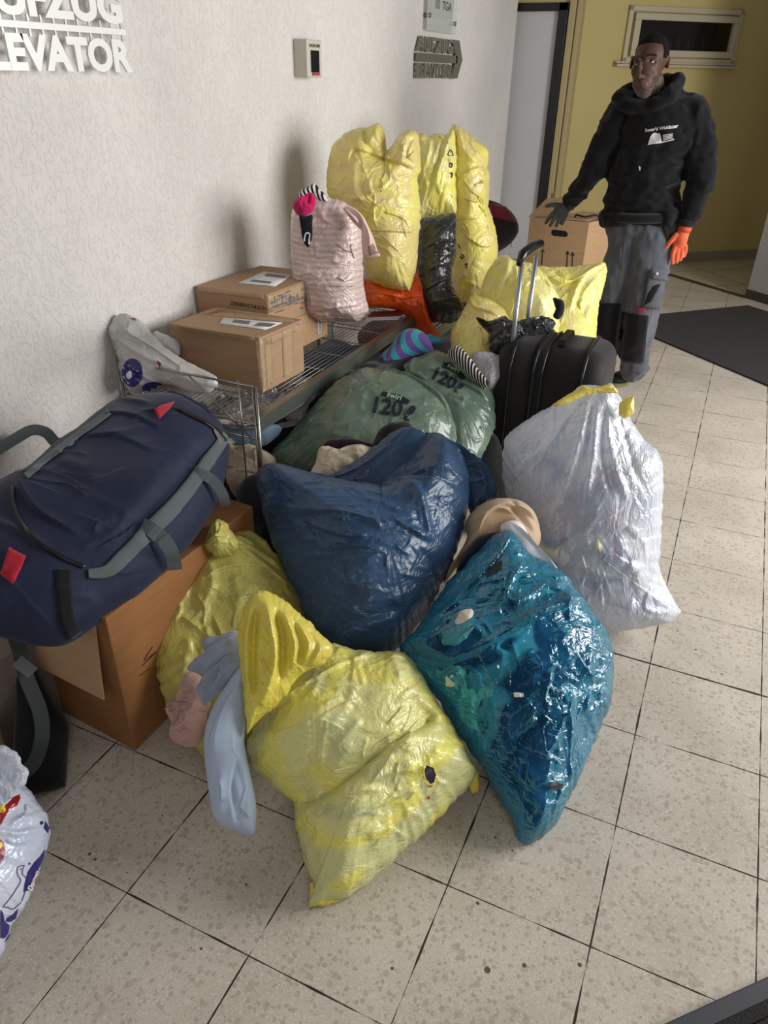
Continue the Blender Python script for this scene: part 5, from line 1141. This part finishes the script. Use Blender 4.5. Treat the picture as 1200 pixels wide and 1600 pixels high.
# ---- dark bag with trailing strap at the left edge
M_blackb = fabric('black_bag_fabric', [(20, 20, 22), (26, 26, 28)])
b0 = onz(75, 1240); b1 = onz(106, 1228); b2 = onz(22, 1225)
bb_ = inflate('laptop_bag', [(28, 1040), (50, 1036), (80, 1090), (107, 1130), (106, 1180), (103, 1230, 1), (72, 1238), (24, 1240), (20, 1180), (24, 1100)], [(70, 1240, 1.90), (25, 1080, 1.96), (105, 1130, 1.98)], .04, M_blackb, Tb=.05, seed=72, fray=0, ang=160, rings=40, lump=.003)
tag(bb_, 'flat black bag standing on the floor at the left edge, below the duffel bag', 'bag')
Pn = [atd(x, y, dd) for x, y, dd in ((12, 930, 1.78), (18, 975, 1.78), (32, 1020, 1.79), (42, 1060, 1.80), (62, 1110, 1.80), (66, 1150, 1.80), (54, 1190, 1.81), (30, 1215, 1.82))]
st = tube('trailing_strap', spline(Pn, 6), 0, fabric('dark_grey_webbing', [(62, 66, 68)]), None, flat=(.034, .003, [nrm(C-p) for p in spline(Pn, 6)])); tag(st, 'dark grey webbing strap trailing down in front of the flat black bag', 'strap')
bk = tube('buckle', [atd(26, 1032, 1.775), atd(52, 1052, 1.785)], 0, M_scp, st, flat=(.03, .008, nrm(C-atd(30, 1040, 1.78))))
gb = box('cardboard_box', onz(30, 1190)*[1, 1, 0]+[-.04, 0, .001], (-.4, .04, 0), (.03, .4, 0), (0, 0, .3), carton_mat('grey_brown_cardboard', (128, 116, 106)), bev=.004)
tag(gb, 'grey-brown box at the very left edge behind the printed white bag', 'box')

# ---- printed white bag, lower left
M_whitef = film('white_printed_film', [(190, 200, 222), (204, 210, 226)], rough=.22, trans=.08, bump=.45, bscale=7)
oW = [(-120, 1190), (-60, 1175), (0, 1190), (36, 1226), (50, 1240), (62, 1256), (72, 1270), (77, 1290), (75, 1320), (64, 1345), (55, 1375), (35, 1420), (22, 1445), (10, 1475), (0, 1495), (-30, 1530), (-80, 1540), (-140, 1480), (-160, 1300)]
wb = inflate('printed_carrier_bag', oW, [(0, 1495, 1.50), (-120, 1250, 1.62), (70, 1270, 1.68)], .12, M_whitef, center=(-40, 1350), Tb=.12, seed=73, lump=.014, lscale=7,
    folds=[('S', [(5, 1295), (22, 1280), (36, 1262)], .012, .012), ('R', [(20, 1318), (36, 1296), (72, 1292)], .008, .008), ('S', [(36, 1240), (60, 1255), (74, 1280)], .008, .012), ('S', [(10, 1330), (30, 1335), (60, 1320)], .008, .014)], rand=[(24, ('any',), .08, .007, .009)], ang=260, rings=80)
tag(wb, 'white plastic bag printed with a bird outline, at the lower left edge', 'bag')
tW = bvh(wb); M_purp = simple('dark_blue_print', (42, 36, 112), .3); M_redp = simple('red_print', (150, 22, 28), .3); M_yelp = simple('yellow_print', (232, 206, 40), .3)
shape_print('dark_blue_print', [[(70, 1326), (62, 1338), (52, 1348), (43, 1362), (38, 1380), (36, 1394), (44, 1390), (52, 1376), (60, 1356), (67, 1340)], [(28, 1418), (20, 1428), (10, 1434), (8, 1440), (16, 1440), (24, 1434)], [(0, 1420), (4, 1426), (6, 1440), (14, 1446), (12, 1458), (6, 1466), (0, 1466)], [(24, 1436), (20, 1448), (8, 1468), (6, 1474), (14, 1462), (24, 1446)],
    [(70, 1284), (68, 1294), (74, 1302), (76, 1294)], [(62, 1284), (65, 1283), (67, 1286), (65, 1289), (62, 1288)], [(44, 1348), (46, 1347), (47, 1350), (45, 1351)]], tW, M_purp, wb, .002)
shape_print('bird_outline', stroke([(38, 1352), (34, 1352), (28, 1354), (26, 1360), (27, 1368), (31, 1374), (30, 1380), (24, 1390), (16, 1402), (8, 1412), (5, 1416), (12, 1417), (20, 1420), (27, 1414), (32, 1410)], 1.1)+stroke([(37, 1353), (35, 1358), (34, 1366), (40, 1372), (42, 1380), (38, 1394), (33, 1408)], 1.1)+stroke([(31, 1357), (32, 1359)], 1.6), tW, M_purp, wb, .002)
drape_text('printed_lettering', [('Daunen', 50, 1376, 8, -68, 0, .03, .2)], tW, M_label, wb, .004)
shape_print('red_print', [[(30, 1242), (20, 1246), (8, 1258), (0, 1264), (0, 1292), (6, 1280), (14, 1264), (26, 1258), (31, 1248)], [(0, 1310), (6, 1318), (8, 1330), (4, 1344), (0, 1350)]], tW, M_redp, wb, .002)
shape_print('yellow_print', [[(0, 1262), (6, 1259), (9, 1263), (6, 1268), (0, 1271)], [(-2, 1317), (2, 1316), (3, 1322), (0, 1326), (-3, 1325)]], tW, M_yelp, wb, .003)
inflate('bag_mouth', [(-40, 1150), (0, 1164), (22, 1176), (36, 1192), (44, 1202), (42, 1218), (32, 1230), (16, 1246), (0, 1262), (-40, 1270), (-80, 1220)], [(0, 1260, 1.58), (-30, 1160, 1.62), (42, 1210, 1.60)], .03, M_clear, wb, Tb=.02, seed=74, ang=160, rings=40, floor=None, folds=[('R', [(0, 1228), (24, 1224), (42, 1205)], .014, .008), ('R', [(0, 1168), (22, 1180), (38, 1200)], .01, .008)])

# ---- white bag with blue discs on the rack
oX = [(163, 500), (175, 494), (196, 490), (208, 494), (222, 505), (238, 522), (262, 546), (284, 560), (310, 574), (334, 586), (342, 598), (336, 606), (318, 616), (290, 610), (262, 600), (230, 612), (205, 612), (190, 590), (184, 560), (176, 540), (166, 522)]
wx = inflate('white_carrier_bag', oX, [(240, 610, 2.70), (165, 510, 2.68), (330, 600, 2.64)], .05, film('grey_white_film', [(206, 204, 202), (196, 194, 194)], rough=.3, trans=.15, bump=.4, bscale=7), center=(235, 565), Tb=.06, seed=75, floor=SH+.004, xmin=WX+.01, rand=[(16, ('dir', 35), .10, .007, .010)], folds=[('S', [(190, 500), (230, 530), (300, 580)], .014, .02), ('R', [(180, 505), (200, 530), (260, 570)], .01, .012)])
tag(wx, 'crumpled white carrier bag with blue discs at the left end of the wire rack', 'bag')
tX = bvh(wx)
def disc(cx, cy, rx, ry): return [(cx+rx*math.cos(t), cy+ry*math.sin(t)) for t in np.linspace(0, 6.283, 26, endpoint=False)]
shape_print('blue_disc_print', [disc(207, 582, 16, 22), disc(240, 606, 18, 10)], tX, M_purp, wx, .003)
shape_print('white_dot_print', [disc(203, 586, 4, 5)], tX, M_label, wx, .005)
shape_print('red_print', [[(244, 562), (252, 568), (250, 574)], [(198, 490), (206, 493), (214, 502), (204, 498)]], tX, M_redp, wx, .003)
o = inflate('white_pouch', [(242, 518), (256, 522), (272, 530), (280, 534), (280, 552), (268, 556), (250, 545), (240, 530)], [(262, 555, 2.80), (245, 520, 2.82), (280, 535, 2.82)], .03, simple('white_pouch_film', (206, 206, 208), .4), Tb=.04, ang=100, rings=26, seed=76, floor=None)
tag(o, 'small white pouch between the white carrier bag and the front carton', 'bag')

# ---- things heaped under and behind the rack
def heap(label, cat, name, pts, dep, T, mat, **k):
    o = inflate(name, pts, dep, T, mat, **{**dict(Tb=T*1.5, ang=140, rings=36, floor=.004, xmin=WX+.01, fray=.002), **k}); tag(o, label, cat); return o
M_foil = simple('silver_foil', (196, 198, 204), .22, metal=.7, bump=.0)
heap('silver foil bag under the left end of the wire rack', 'bag', 'foil_bag', [(318, 640), (350, 622), (390, 618), (440, 612), (480, 590), (500, 600), (480, 625), (450, 645), (420, 660), (380, 665), (340, 660)], [dz(400, 662, .52), dz(320, 640, .52), dz(490, 595, .52)], .03, M_foil, seed=81, lump=.01, lscale=18, Tb=.05, rand=[(60, ('any',), .05, .012, .009)], ang=200, rings=60, floor=None)
heap('light blue cloth bundle right behind the end of the duffel bag', 'clothing', 'cloth_bundle', [(350, 660), (380, 656), (410, 664), (440, 668), (425, 684), (400, 694), (375, 694), (354, 684)], [(390, 694, 2.75), (352, 665, 2.78), (438, 670, 2.8)], .05, fabric('light_blue_satin', [(112, 136, 158)], rough=.5), seed=82, floor=None)
heap('beige crumpled cloth below the wire rack, behind its corner post', 'clothing', 'cloth_bundle', [(354, 698), (380, 698), (405, 702), (430, 716), (428, 735), (410, 745), (404, 760), (395, 775), (375, 768), (355, 755), (350, 725)], [(385, 775, 2.72), (352, 705, 2.78), (425, 722, 2.78)], .07, fabric('beige_crinkled', [(160, 146, 124), (172, 158, 136)]), seed=83, lump=.014, lscale=18, rand=[(20, ('any',), .06, .009, .008)], Tb=.25)
heap('black filler heap added for the shade under the wire rack', 'clothing', 'dark_gap_filler', [(330, 660), (400, 640), (470, 640), (520, 590), (600, 555), (650, 540), (700, 560), (640, 620), (560, 660), (480, 700), (430, 760), (410, 800), (380, 810), (350, 790), (335, 720)], [(400, 800, 2.9), (340, 660, 2.98), (660, 560, 3.3)], .08, fabric('black_heap_shade', [(24, 24, 28), (32, 32, 38)]), seed=84, lump=.03, lscale=10, Tb=.08, ang=200)  # added black heap standing in for the darkness under the rack
heap('black filler added to darken the gap between the small carton and the dark blue sack', 'clothing', 'dark_gap_filler', [(372, 770), (400, 740), (430, 760), (450, 850), (470, 930), (440, 960), (420, 900), (395, 840), (378, 820)], [(440, 960, 2.42), (375, 780, 2.65), (430, 760, 2.6)], .06, fabric('black_gap_shade', [(20, 20, 24)]), seed=85, Tb=.3)  # made-up black mass that keeps this gap dark
heap('white sneaker-like pale bundle with dark stripes under the rack rail', 'shoe', 'pale_bundle', [(438, 640), (450, 628), (468, 618), (485, 610), (482, 635), (472, 655), (460, 652), (444, 648)], [dz(460, 655, .44), dz(440, 640, .45), dz(484, 612, .46)], .03, fabric('pale_grey_cloth', [(170, 164, 160), (150, 144, 140)]), seed=86, floor=None)
ps = [(355, 690), (385, 684), (410, 676), (440, 665), (470, 660)]
o = tube('cord', spline([atd(x, y, 2.72+.002*(x-355)) for x, y in ps], 6), 0, fabric('pale_strap_cloth', [(150, 146, 140)]), flat=(.022, .003, nrm(-FW))); tag(o, 'pale flat strap running out under the wire rack towards the green sack', 'strap')
heap('grey-white bag lying under the wire rack behind the silver foil', 'bag', 'grey_bag', [(330, 640), (315, 630), (290, 634), (300, 650), (330, 662), (350, 668), (352, 652)], [(340, 665, 2.82), (300, 635, 2.86), (350, 650, 2.86)], .03, simple('grey_bag_film', (150, 146, 142), .4), seed=87, floor=None)
heap('blue jeans folded under the middle of the wire rack', 'clothing', 'jeans', [(470, 560), (520, 535), (560, 545), (600, 540), (580, 575), (540, 600), (520, 610), (480, 600)], [dz(520, 605, .40), dz(475, 560, .40), dz(600, 545, .40)], .05, fabric('faded_denim', [(60, 82, 110), (48, 66, 92)]), seed=88, floor=None)
heap('dark red blanket under the far end of the wire rack', 'blanket', 'blanket', [(560, 520), (600, 498), (640, 498), (655, 505), (640, 520), (600, 545), (570, 550)], [dz(600, 545, .42), dz(565, 515, .42), dz(650, 505, .42)], .04, fabric('dark_red_blanket', [(92, 26, 26), (70, 20, 22)]), seed=89, floor=None)
heap('crimson garment edge showing between the two green sacks and the zigzag scarf', 'clothing', 'garment', [(682, 556), (700, 556), (712, 562), (706, 572), (690, 568)], [(695, 570, 3.14), (683, 557, 3.16), (710, 562, 3.16)], .01, fabric('crimson_cloth', [(190, 40, 50)]), seed=90, floor=None)
heap('black filler heap added for the shadow in the gap left of the suitcase base', 'clothing', 'garment', [(728, 700), (750, 690), (775, 680), (792, 740), (795, 800), (780, 830), (750, 830), (732, 790)], [dz(765, 830, .02), dz(735, 720, .25), dz(785, 720, .25)], .05, fabric('black_floor_gap_shade', [(18, 18, 20)]), seed=92, Tb=.06)  # added black heap in place of the shadow beside the suitcase
heap('dark filler heap added to darken the gap behind the low slumped yellow sack', 'clothing', 'dark_gap_filler', [(650, 540), (690, 500), (725, 474), (760, 500), (765, 560), (730, 590), (680, 575)], [dz(690, 580, .2), dz(655, 535, .25), dz(740, 490, .3)], .05, fabric('charcoal_gap_shade', [(26, 24, 26)]), seed=94, Tb=.06)  # dark filler added over bright floor where the gap should be in shade

# ================================================================== THE MAN
MY = 3.45
def P(x, y, Y=MY): return ony(x, y, Y)
M_skin = fabric('dark_brown_skin', [(86, 63, 53), (78, 56, 47)], rough=.5, bump=.1, sheen=0, bscale=300, vscale=20)
M_black = fabric('black_fleece', [(13, 13, 16), (16, 16, 20)], rough=.95, bump=.6, bscale=500, sheen=.1)
M_trou = fabric('grey_work_cotton', [(92, 94, 104), (84, 86, 96)], bscale=600)
M_kp = fabric('black_knee_cloth', [(20, 20, 24)], bscale=600)
M_gr = fabric('dark_green_grey_knit', [(78, 86, 86), (68, 76, 76)], bscale=600, bump=.6)
M_or = fabric('orange_knit', [(230, 112, 76), (218, 100, 66)], bscale=600, bump=.6)
root = empty('person', (*P(975, 600, MY)[:2], 0)); tag(root, 'man standing in a black hoodie and grey work trousers, one gloved hand on a box', 'person')
hc = P(1013, 92, 3.47)
chin = P(1006, 143, 3.38); nose_t = P(999, 97, 3.365); nose_b = P(998, 119, 3.34)
eyeL, eyeR = P(995, 98, 3.375), P(1019, 95, 3.375)
mouth = P(1004, 131, 3.36)
prims = [('e', P(1018, 88, 3.485), (.080, .102, .098)), ('e', P(1012, 104, 3.45), (.071, .088, .105)), ('e', P(1007, 127, 3.42), (.056, .068, .062)), ('c', [P(1003, 142, 3.385), P(1008, 143, 3.38)], [.028, .03]),
         ('c', [nose_t, P(998, 108, 3.352), nose_b], [.0095, .0115, .0150]), ('e', P(993, 120, 3.352), (.009, .010, .008)), ('e', P(1004, 119, 3.352), (.009, .010, .008)),
         ('c', [P(988, 91, 3.375), P(998, 89, 3.366)], [.009, .011]), ('c', [P(1010, 88.5, 3.366), P(1024, 88, 3.378)], [.011, .009]),
         ('c', [P(996, 129, 3.357), P(1003, 128, 3.352), P(1012, 129, 3.36)], [.006, .008, .006]), ('c', [P(997, 133.5, 3.358), P(1004, 134, 3.354), P(1011, 133, 3.36)], [.006, .008, .006]),
         ('e', P(993, 111, 3.40), (.022, .028, .026)), ('e', P(1018, 113, 3.41), (.034, .034, .036)), ('e', P(1024, 124, 3.435), (.030, .05, .04)),
         ('e', P(1044, 98, 3.49), (.010, .020, .027), Matrix.Rotation(.3, 4, 'Z')), ('e', P(986.5, 100, 3.47), (.008, .018, .026)),
         ('c', [P(1017, 128, 3.47), P(1022, 175, 3.50)], [.062, .068]),
         ('e', P(1025, 205, 3.5), (.18, .10, .17)), ('e', P(1003, 300, 3.49), (.15, .10, .2)), ('c', [P(975, 175, 3.48), P(1085, 178, 3.5)], [.07, .07]),
         ('c', [P(975, 178, 3.48), P(928, 272, 3.44), P(886, 322, 3.5)], [.040, .032, .022]), ('c', [P(1085, 178, 3.5), P(1097, 285, 3.48), P(1068, 362, 3.42)], [.040, .032, .022]),
         ('c', [P(978, 365, 3.49), P(955, 490, 3.48), P(945, 580, 3.5)], [.055, .045, .035]), ('c', [P(1022, 365, 3.49), P(1002, 490, 3.46), P(991, 565, 3.51)], [.055, .045, .035])]
def face(V, N_):
    for e, rx in ((eyeL, .017), (eyeR, .019)):
        d = ((V-(e+[0, -.004, 0]))/np.array([rx, .035, .0125])); w = np.exp(-(d**2).sum(1)); V = V+w[:, None]*np.array([0, .014, 0])
    d = ((V-P(1004, 131.3, 3.35))/np.array([.024, .02, .0022])); w = np.exp(-(d**2).sum(1)); V = V+w[:, None]*np.array([0, .006, 0])
    return V
body = fuse('body', prims, M_skin, root, voxel=.0042, it=5, disp=face)
tbd = bvh(body)
zt_ = hc[2]
hcn = P(1018, 88, 3.485)
def hairtest(V):
    r = V-hcn
    line = np.where(r[:, 1] < -.03, .040+(r[:, 1]+.03)*-.2, .040+(r[:, 1]+.03)*-1.3)
    return ((r[:, 2] > np.maximum(line, -.075)) | ((r[:, 0] > .050) & (r[:, 1] > -.062) & (r[:, 2] > -.012))) & (V[:, 2] > chin[2]+.055) & ~((np.abs(r[:, 0]) > .076) & (r[:, 2] < .0) & (r[:, 1] < .035))
skin_piece('hair', body, hairtest, .004, fabric('short_black_hair', [(15, 12, 11)], bump=1., bscale=500, sheen=0), root)
jc = P(1007, 127, 3.42)
def beardtest(V):
    r = V-jc
    zz = V[:, 2]; low = (zz < mouth[2]-.016) & (zz > chin[2]-.035) & (r[:, 1] < .045)
    side = (zz < mouth[2]+.035) & (zz > chin[2]-.03) & (np.abs(r[:, 0]) > .040) & (r[:, 1] > -.045) & (r[:, 1] < .035)
    mus = (np.abs(zz-(mouth[2]+.0125)) < .006) & (np.abs(r[:, 0]) < .027) & (r[:, 1] < -.03)
    return (low | side | mus) & (np.abs(V[:, 0]-jc[0]) < .085)
skin_piece('beard', body, beardtest, .0022, fabric('grey_stubble', [(92, 82, 76), (74, 60, 54)], bump=1., bscale=600, vscale=60), root)
M_eye = simple('eye_white', (186, 176, 168), .45); M_iris = simple('dark_iris', (20, 12, 10), .1)
for (e, dx) in ((eyeL, -.0045), (eyeR, -.0045)):
    bm = bmesh.new(); bmesh.ops.create_uvsphere(bm, u_segments=20, v_segments=14, radius=.0098, matrix=Matrix.Translation(Vector(e+[0, .0105, -.001]))); ey = bm_obj('eye', bm, M_eye, root, True)
    bm = bmesh.new(); bmesh.ops.create_uvsphere(bm, u_segments=14, v_segments=10, radius=.0058, matrix=Matrix.Translation(Vector(e+[dx, .0045, -.0005]))); bm_obj('iris', bm, M_iris, ey, True)
    bm = bmesh.new(); bmesh.ops.create_uvsphere(bm, u_segments=18, v_segments=12, radius=.0118, matrix=Matrix.Translation(Vector(e+[0, .0112, .0035])) @ Matrix.Diagonal((1.15, 1, .8, 1))); bm_obj('eyelid', bm, M_skin, root, True)
for pts in ([(988, 91), (994, 89), (1001, 89.5)], [(1010, 88), (1018, 86), (1027, 87.5)]):
    shape_print('eyebrow', stroke(pts, 1.8), tbd, M_iris, root, .0015)
shape_print('lips', [[(996, 131), (1000, 128.6), (1004, 129.4), (1008, 128.6), (1013, 131), (1008, 135), (1003, 136), (998, 134.4)]], tbd, simple('lip_skin', (90, 58, 52), .45), root, .0008)

# hoodie
def clothfold(seed, amp, sc, fl=None):
    def f(V, N_):
        q = V*np.array(sc); w = 1-np.abs(fbm(q, seed, 3)); return V+N_*((w-.6)*amp)[:, None]
    return f
hood = [('e', P(1028, 205, 3.5), (.225, .15, .19)), ('e', P(1008, 265, 3.49), (.205, .15, .21)), ('e', P(1002, 312, 3.48), (.20, .145, .13)), ('c', [P(954, 338, 3.48), P(1048, 336, 3.48)], [.066, .066], 2.0),
        ('c', [P(972, 176, 3.48), P(1030, 165, 3.5), P(1086, 180, 3.5)], [.078, .09, .082]),
        ('c', [P(970, 180, 3.48), P(945, 232, 3.45), P(922, 275, 3.42), P(893, 312, 3.47)], [.085, .077, .066, .046]),
        ('c', [P(1086, 186, 3.5), P(1094, 240, 3.5), P(1091, 300, 3.46), P(1072, 348, 3.42)], [.088, .078, .068, .046]),
        ('c', [P(970, 160, 3.42), P(985, 166, 3.39), P(1008, 168, 3.385), P(1035, 158, 3.39), P(1052, 142, 3.42), P(1060, 128, 3.5)], [.030, .032, .03, .034, .036, .036]),
        ('c', [P(966, 156, 3.44), P(985, 148, 3.56), P(1020, 140, 3.60), P(1056, 128, 3.52)], [.034, .05, .06, .04])]
hd = fuse('hoodie', hood, M_black, root, voxel=.008, it=7, disp=clothfold(3, .022, (7, 7, 10)))
th = bvh(hd); M_wp = simple('white_chest_print', (206, 206, 212), .7)
drape_text('chest_lettering', [('Swor\'d Waldauer', 1033, 200.5, 5.4, -8, 0, .03, .3)], th, M_wp, hd, .003)
shape_print('chest_emblem', [[(1012, 226), (1014, 221), (1016, 214), (1019, 209), (1021, 211), (1024, 207), (1028, 209), (1031, 208), (1033, 213), (1033.5, 221), (1053, 217), (1053, 218.5), (1030, 223.5)]]+[[(1036, 211+k*2.3), (1051, 208.5+k*2.2), (1051, 209.4+k*2.2), (1036, 212+k*2.3)] for k in range(4)], th, M_wp, hd, .003)
shape_print('small_mark', [[(998, 259), (1001, 261), (1001, 266), (999, 267)]], th, M_wp, hd, .003)
hc0 = P(1001, 336, 3.48); ring = [hc0+np.array([.198*math.cos(t), .135*math.sin(t), .012*math.cos(t)]) for t in np.linspace(0, 2*math.pi, 41)]
M_rib = fabric('ribbed_black_cuff', [(18, 18, 22)])
tube('waistband', ring, .026, M_rib, hd, 12)
tube('cuff', [P(897, 309, 3.465), P(889, 318, 3.475)], [.046, .041], M_rib, hd, 20); tube('cuff', [P(1073, 344, 3.42), P(1070, 354, 3.415)], [.047, .042], M_rib, hd, 20)

# trousers
tr = [('c', [P(972, 352, 3.48), P(1036, 352, 3.48)], [.085, .085], 1.35), ('c', [P(1022, 360, 3.47), P(1012, 430, 3.45), P(1000, 500, 3.43), P(993, 550, 3.47), P(990, 577, 3.50)], [.115, .112, .094, .078, .074]),
      ('c', [P(982, 360, 3.48), P(966, 430, 3.47), P(950, 500, 3.48), P(944, 560, 3.54), P(942, 580, 3.54)], [.10, .097, .090, .076, .07]),
      ('e', P(992, 574, 3.49), (.084, .082, .026)), ('e', P(990, 560, 3.48), (.088, .08, .02))]
trs = fuse('trousers', tr, M_trou, root, voxel=.008, it=5, disp=clothfold(8, .020, (9, 9, 5)))
tt = bvh(trs)
patch('knee_patch', [(971, 487), (1013, 493), (1005, 568), (963, 563)], tt, M_kp, trs, 10, 14, .004, .002)
patch('knee_patch', [(934, 473), (970, 474), (961, 550), (930, 540)], tt, M_kp, trs, 8, 12, .004, .002)
patch('cargo_pocket', [(1014, 424), (1043, 420), (1036, 482), (1003, 480)], tt, M_trou, trs, 8, 10, .010, .004)
t2_ = bvh(trs)
patch('pocket_flap', [(1016, 418), (1045, 421), (1043, 438), (1017, 436)], tt, M_trou, trs, 6, 5, .018, .004)
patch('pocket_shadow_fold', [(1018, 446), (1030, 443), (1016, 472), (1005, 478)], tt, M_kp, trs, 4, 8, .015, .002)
patch('red_tag', [(995, 481), (1008, 482), (1008, 486), (996, 486)], tt, M_red, trs, 4, 2, .006, .002)
bm = bmesh.new(); h = hit(tt, 1023.5, 427.5, .024); bmesh.ops.create_uvsphere(bm, u_segments=12, v_segments=8, radius=.009, matrix=Matrix.Translation(Vector(h[0]))); bm_obj('snap_button', bm, M_alu, trs, True)
patch('side_pocket', [(1034, 352), (1056, 352), (1050, 382), (1044, 384)], tt, M_kp, trs, 6, 6, .004, .002)
for pts in ([(976, 352), (975, 380), (971, 420)], [(1036, 346), (1040, 362), (1048, 380)]): strap('seam', pts, 1.6, tt, simple('seam_thread', (70, 72, 78), .8), trs, .002, .001)
# shoes
M_shoe = simple('dark_grey_shoe', (44, 46, 46), .55, var=.15, vscale=40); M_sole = simple('green_grey_sole', (120, 124, 84), .6)
def shoe(cx, cy, d):
    d = nrm(d); s = np.array([-d[1], d[0], 0]); rot = Matrix(((d[0], s[0], 0, 0), (d[1], s[1], 0, 0), (0, 0, 1, 0), (0, 0, 0, 1)))
    c = np.array([cx, cy, 0]); o = fuse('shoe', [('e', c+d*-.05+[0, 0, .05], (.075, .046, .05), rot), ('e', c+d*.06+[0, 0, .04], (.09, .05, .036), rot), ('c', [c-d*.06+[0, 0, .06], c-d*.05+[0, 0, .12]], [.045, .046]), ('c', [c-d*.09+[0, 0, .03], c+d*.11+[0, 0, .03]], [.028, .03])], M_shoe, root, voxel=.006, it=4)
    n = 28; V = []
    for z in (.001, .024):
        for k in range(n):
            a = 2*math.pi*k/n; V.append(c+d*(.01+.15*math.cos(a))+s*(.052*math.sin(a)*(1+.12*math.cos(a)))+[0, 0, z])
    mesh_obj('sole', V, [list(range(n))[::-1], list(range(n, 2*n))]+[(k, (k+1) % n, n+(k+1) % n, n+k) for k in range(n)], M_sole, o, False)
    bm = bmesh.new()
    for k in range(4): q = c+d*(.0+.028*k)+[0, 0, .088-.009*k]; tube_bm(bm, [q-s*.028-[0, 0, .008], q+[0, 0, .004], q+s*.028-[0, 0, .008]], .0028, 6)
    bm_obj('laces', bm, M_label if False else simple('dark_lace', (24, 24, 24), .8), o, True)
ft = onz(975, 606); shoe(ft[0]-.015, ft[1]+.13, [-.32, -1, 0]); f2 = onz(925, 612); shoe(.70, 3.52, [-.35, -1, 0])
# gloved hands
def hand(name, prs, mat, cuffmat, cuff):
    o = fuse(name, prs, mat, root, voxel=.0032, it=3); tube('glove_cuff', cuff[0], cuff[1], cuffmat, o, 18); return o
YH = 3.50
gl = [('e', P(877, 329, 3.50), (.045, .030, .040)), ('c', [P(888, 321, 3.49), P(878, 328, 3.50)], [.032, .036]),
      ('c', [P(876, 322, 3.48), P(865, 320, 3.47), P(854, 322, 3.475)], [.017, .0135, .010]),
      ('c', [P(868, 330, 3.50), P(860, 338, 3.485), P(853, 348, 3.49)], [.014, .012, .0095]), ('c', [P(872, 334, 3.49), P(865, 343, 3.475), P(860, 352, 3.48)], [.014, .0125, .010]),
      ('c', [P(878, 336, 3.485), P(873, 345, 3.47), P(869, 353, 3.475)], [.014, .012, .0095]), ('c', [P(884, 336, 3.485), P(881, 343, 3.47), P(878, 350, 3.472)], [.013, .011, .009])]
hand('glove', gl, M_gr, simple('red_glove_hem', (120, 44, 40), .8), ([P(893, 315, 3.477), P(888, 321, 3.486)], [.036, .037]))
go = [('e', P(1062, 375, 3.41), (.040, .026, .048)), ('c', [P(1069, 360, 3.415), P(1064, 372, 3.41)], [.031, .036]),
      ('c', [P(1056, 368, 3.39), P(1047, 378, 3.38), P(1040, 387, 3.385)], [.016, .013, .010]),
      ('c', [P(1055, 386, 3.40), P(1051, 399, 3.385), P(1051, 411, 3.395)], [.014, .012, .0095]), ('c', [P(1060, 388, 3.405), P(1058, 400, 3.39), P(1057, 409, 3.40)], [.014, .0125, .010]),
      ('c', [P(1066, 388, 3.41), P(1065, 398, 3.395), P(1063, 406, 3.402)], [.0135, .0115, .0095]), ('c', [P(1071, 385, 3.415), P(1071, 393, 3.405), P(1069, 400, 3.41)], [.0125, .0105, .0085])]
hand('glove', go, M_or, simple('orange_glove_hem', (200, 80, 44), .8), ([P(1072, 352, 3.415), P(1068, 361, 3.415)], [.036, .035]))
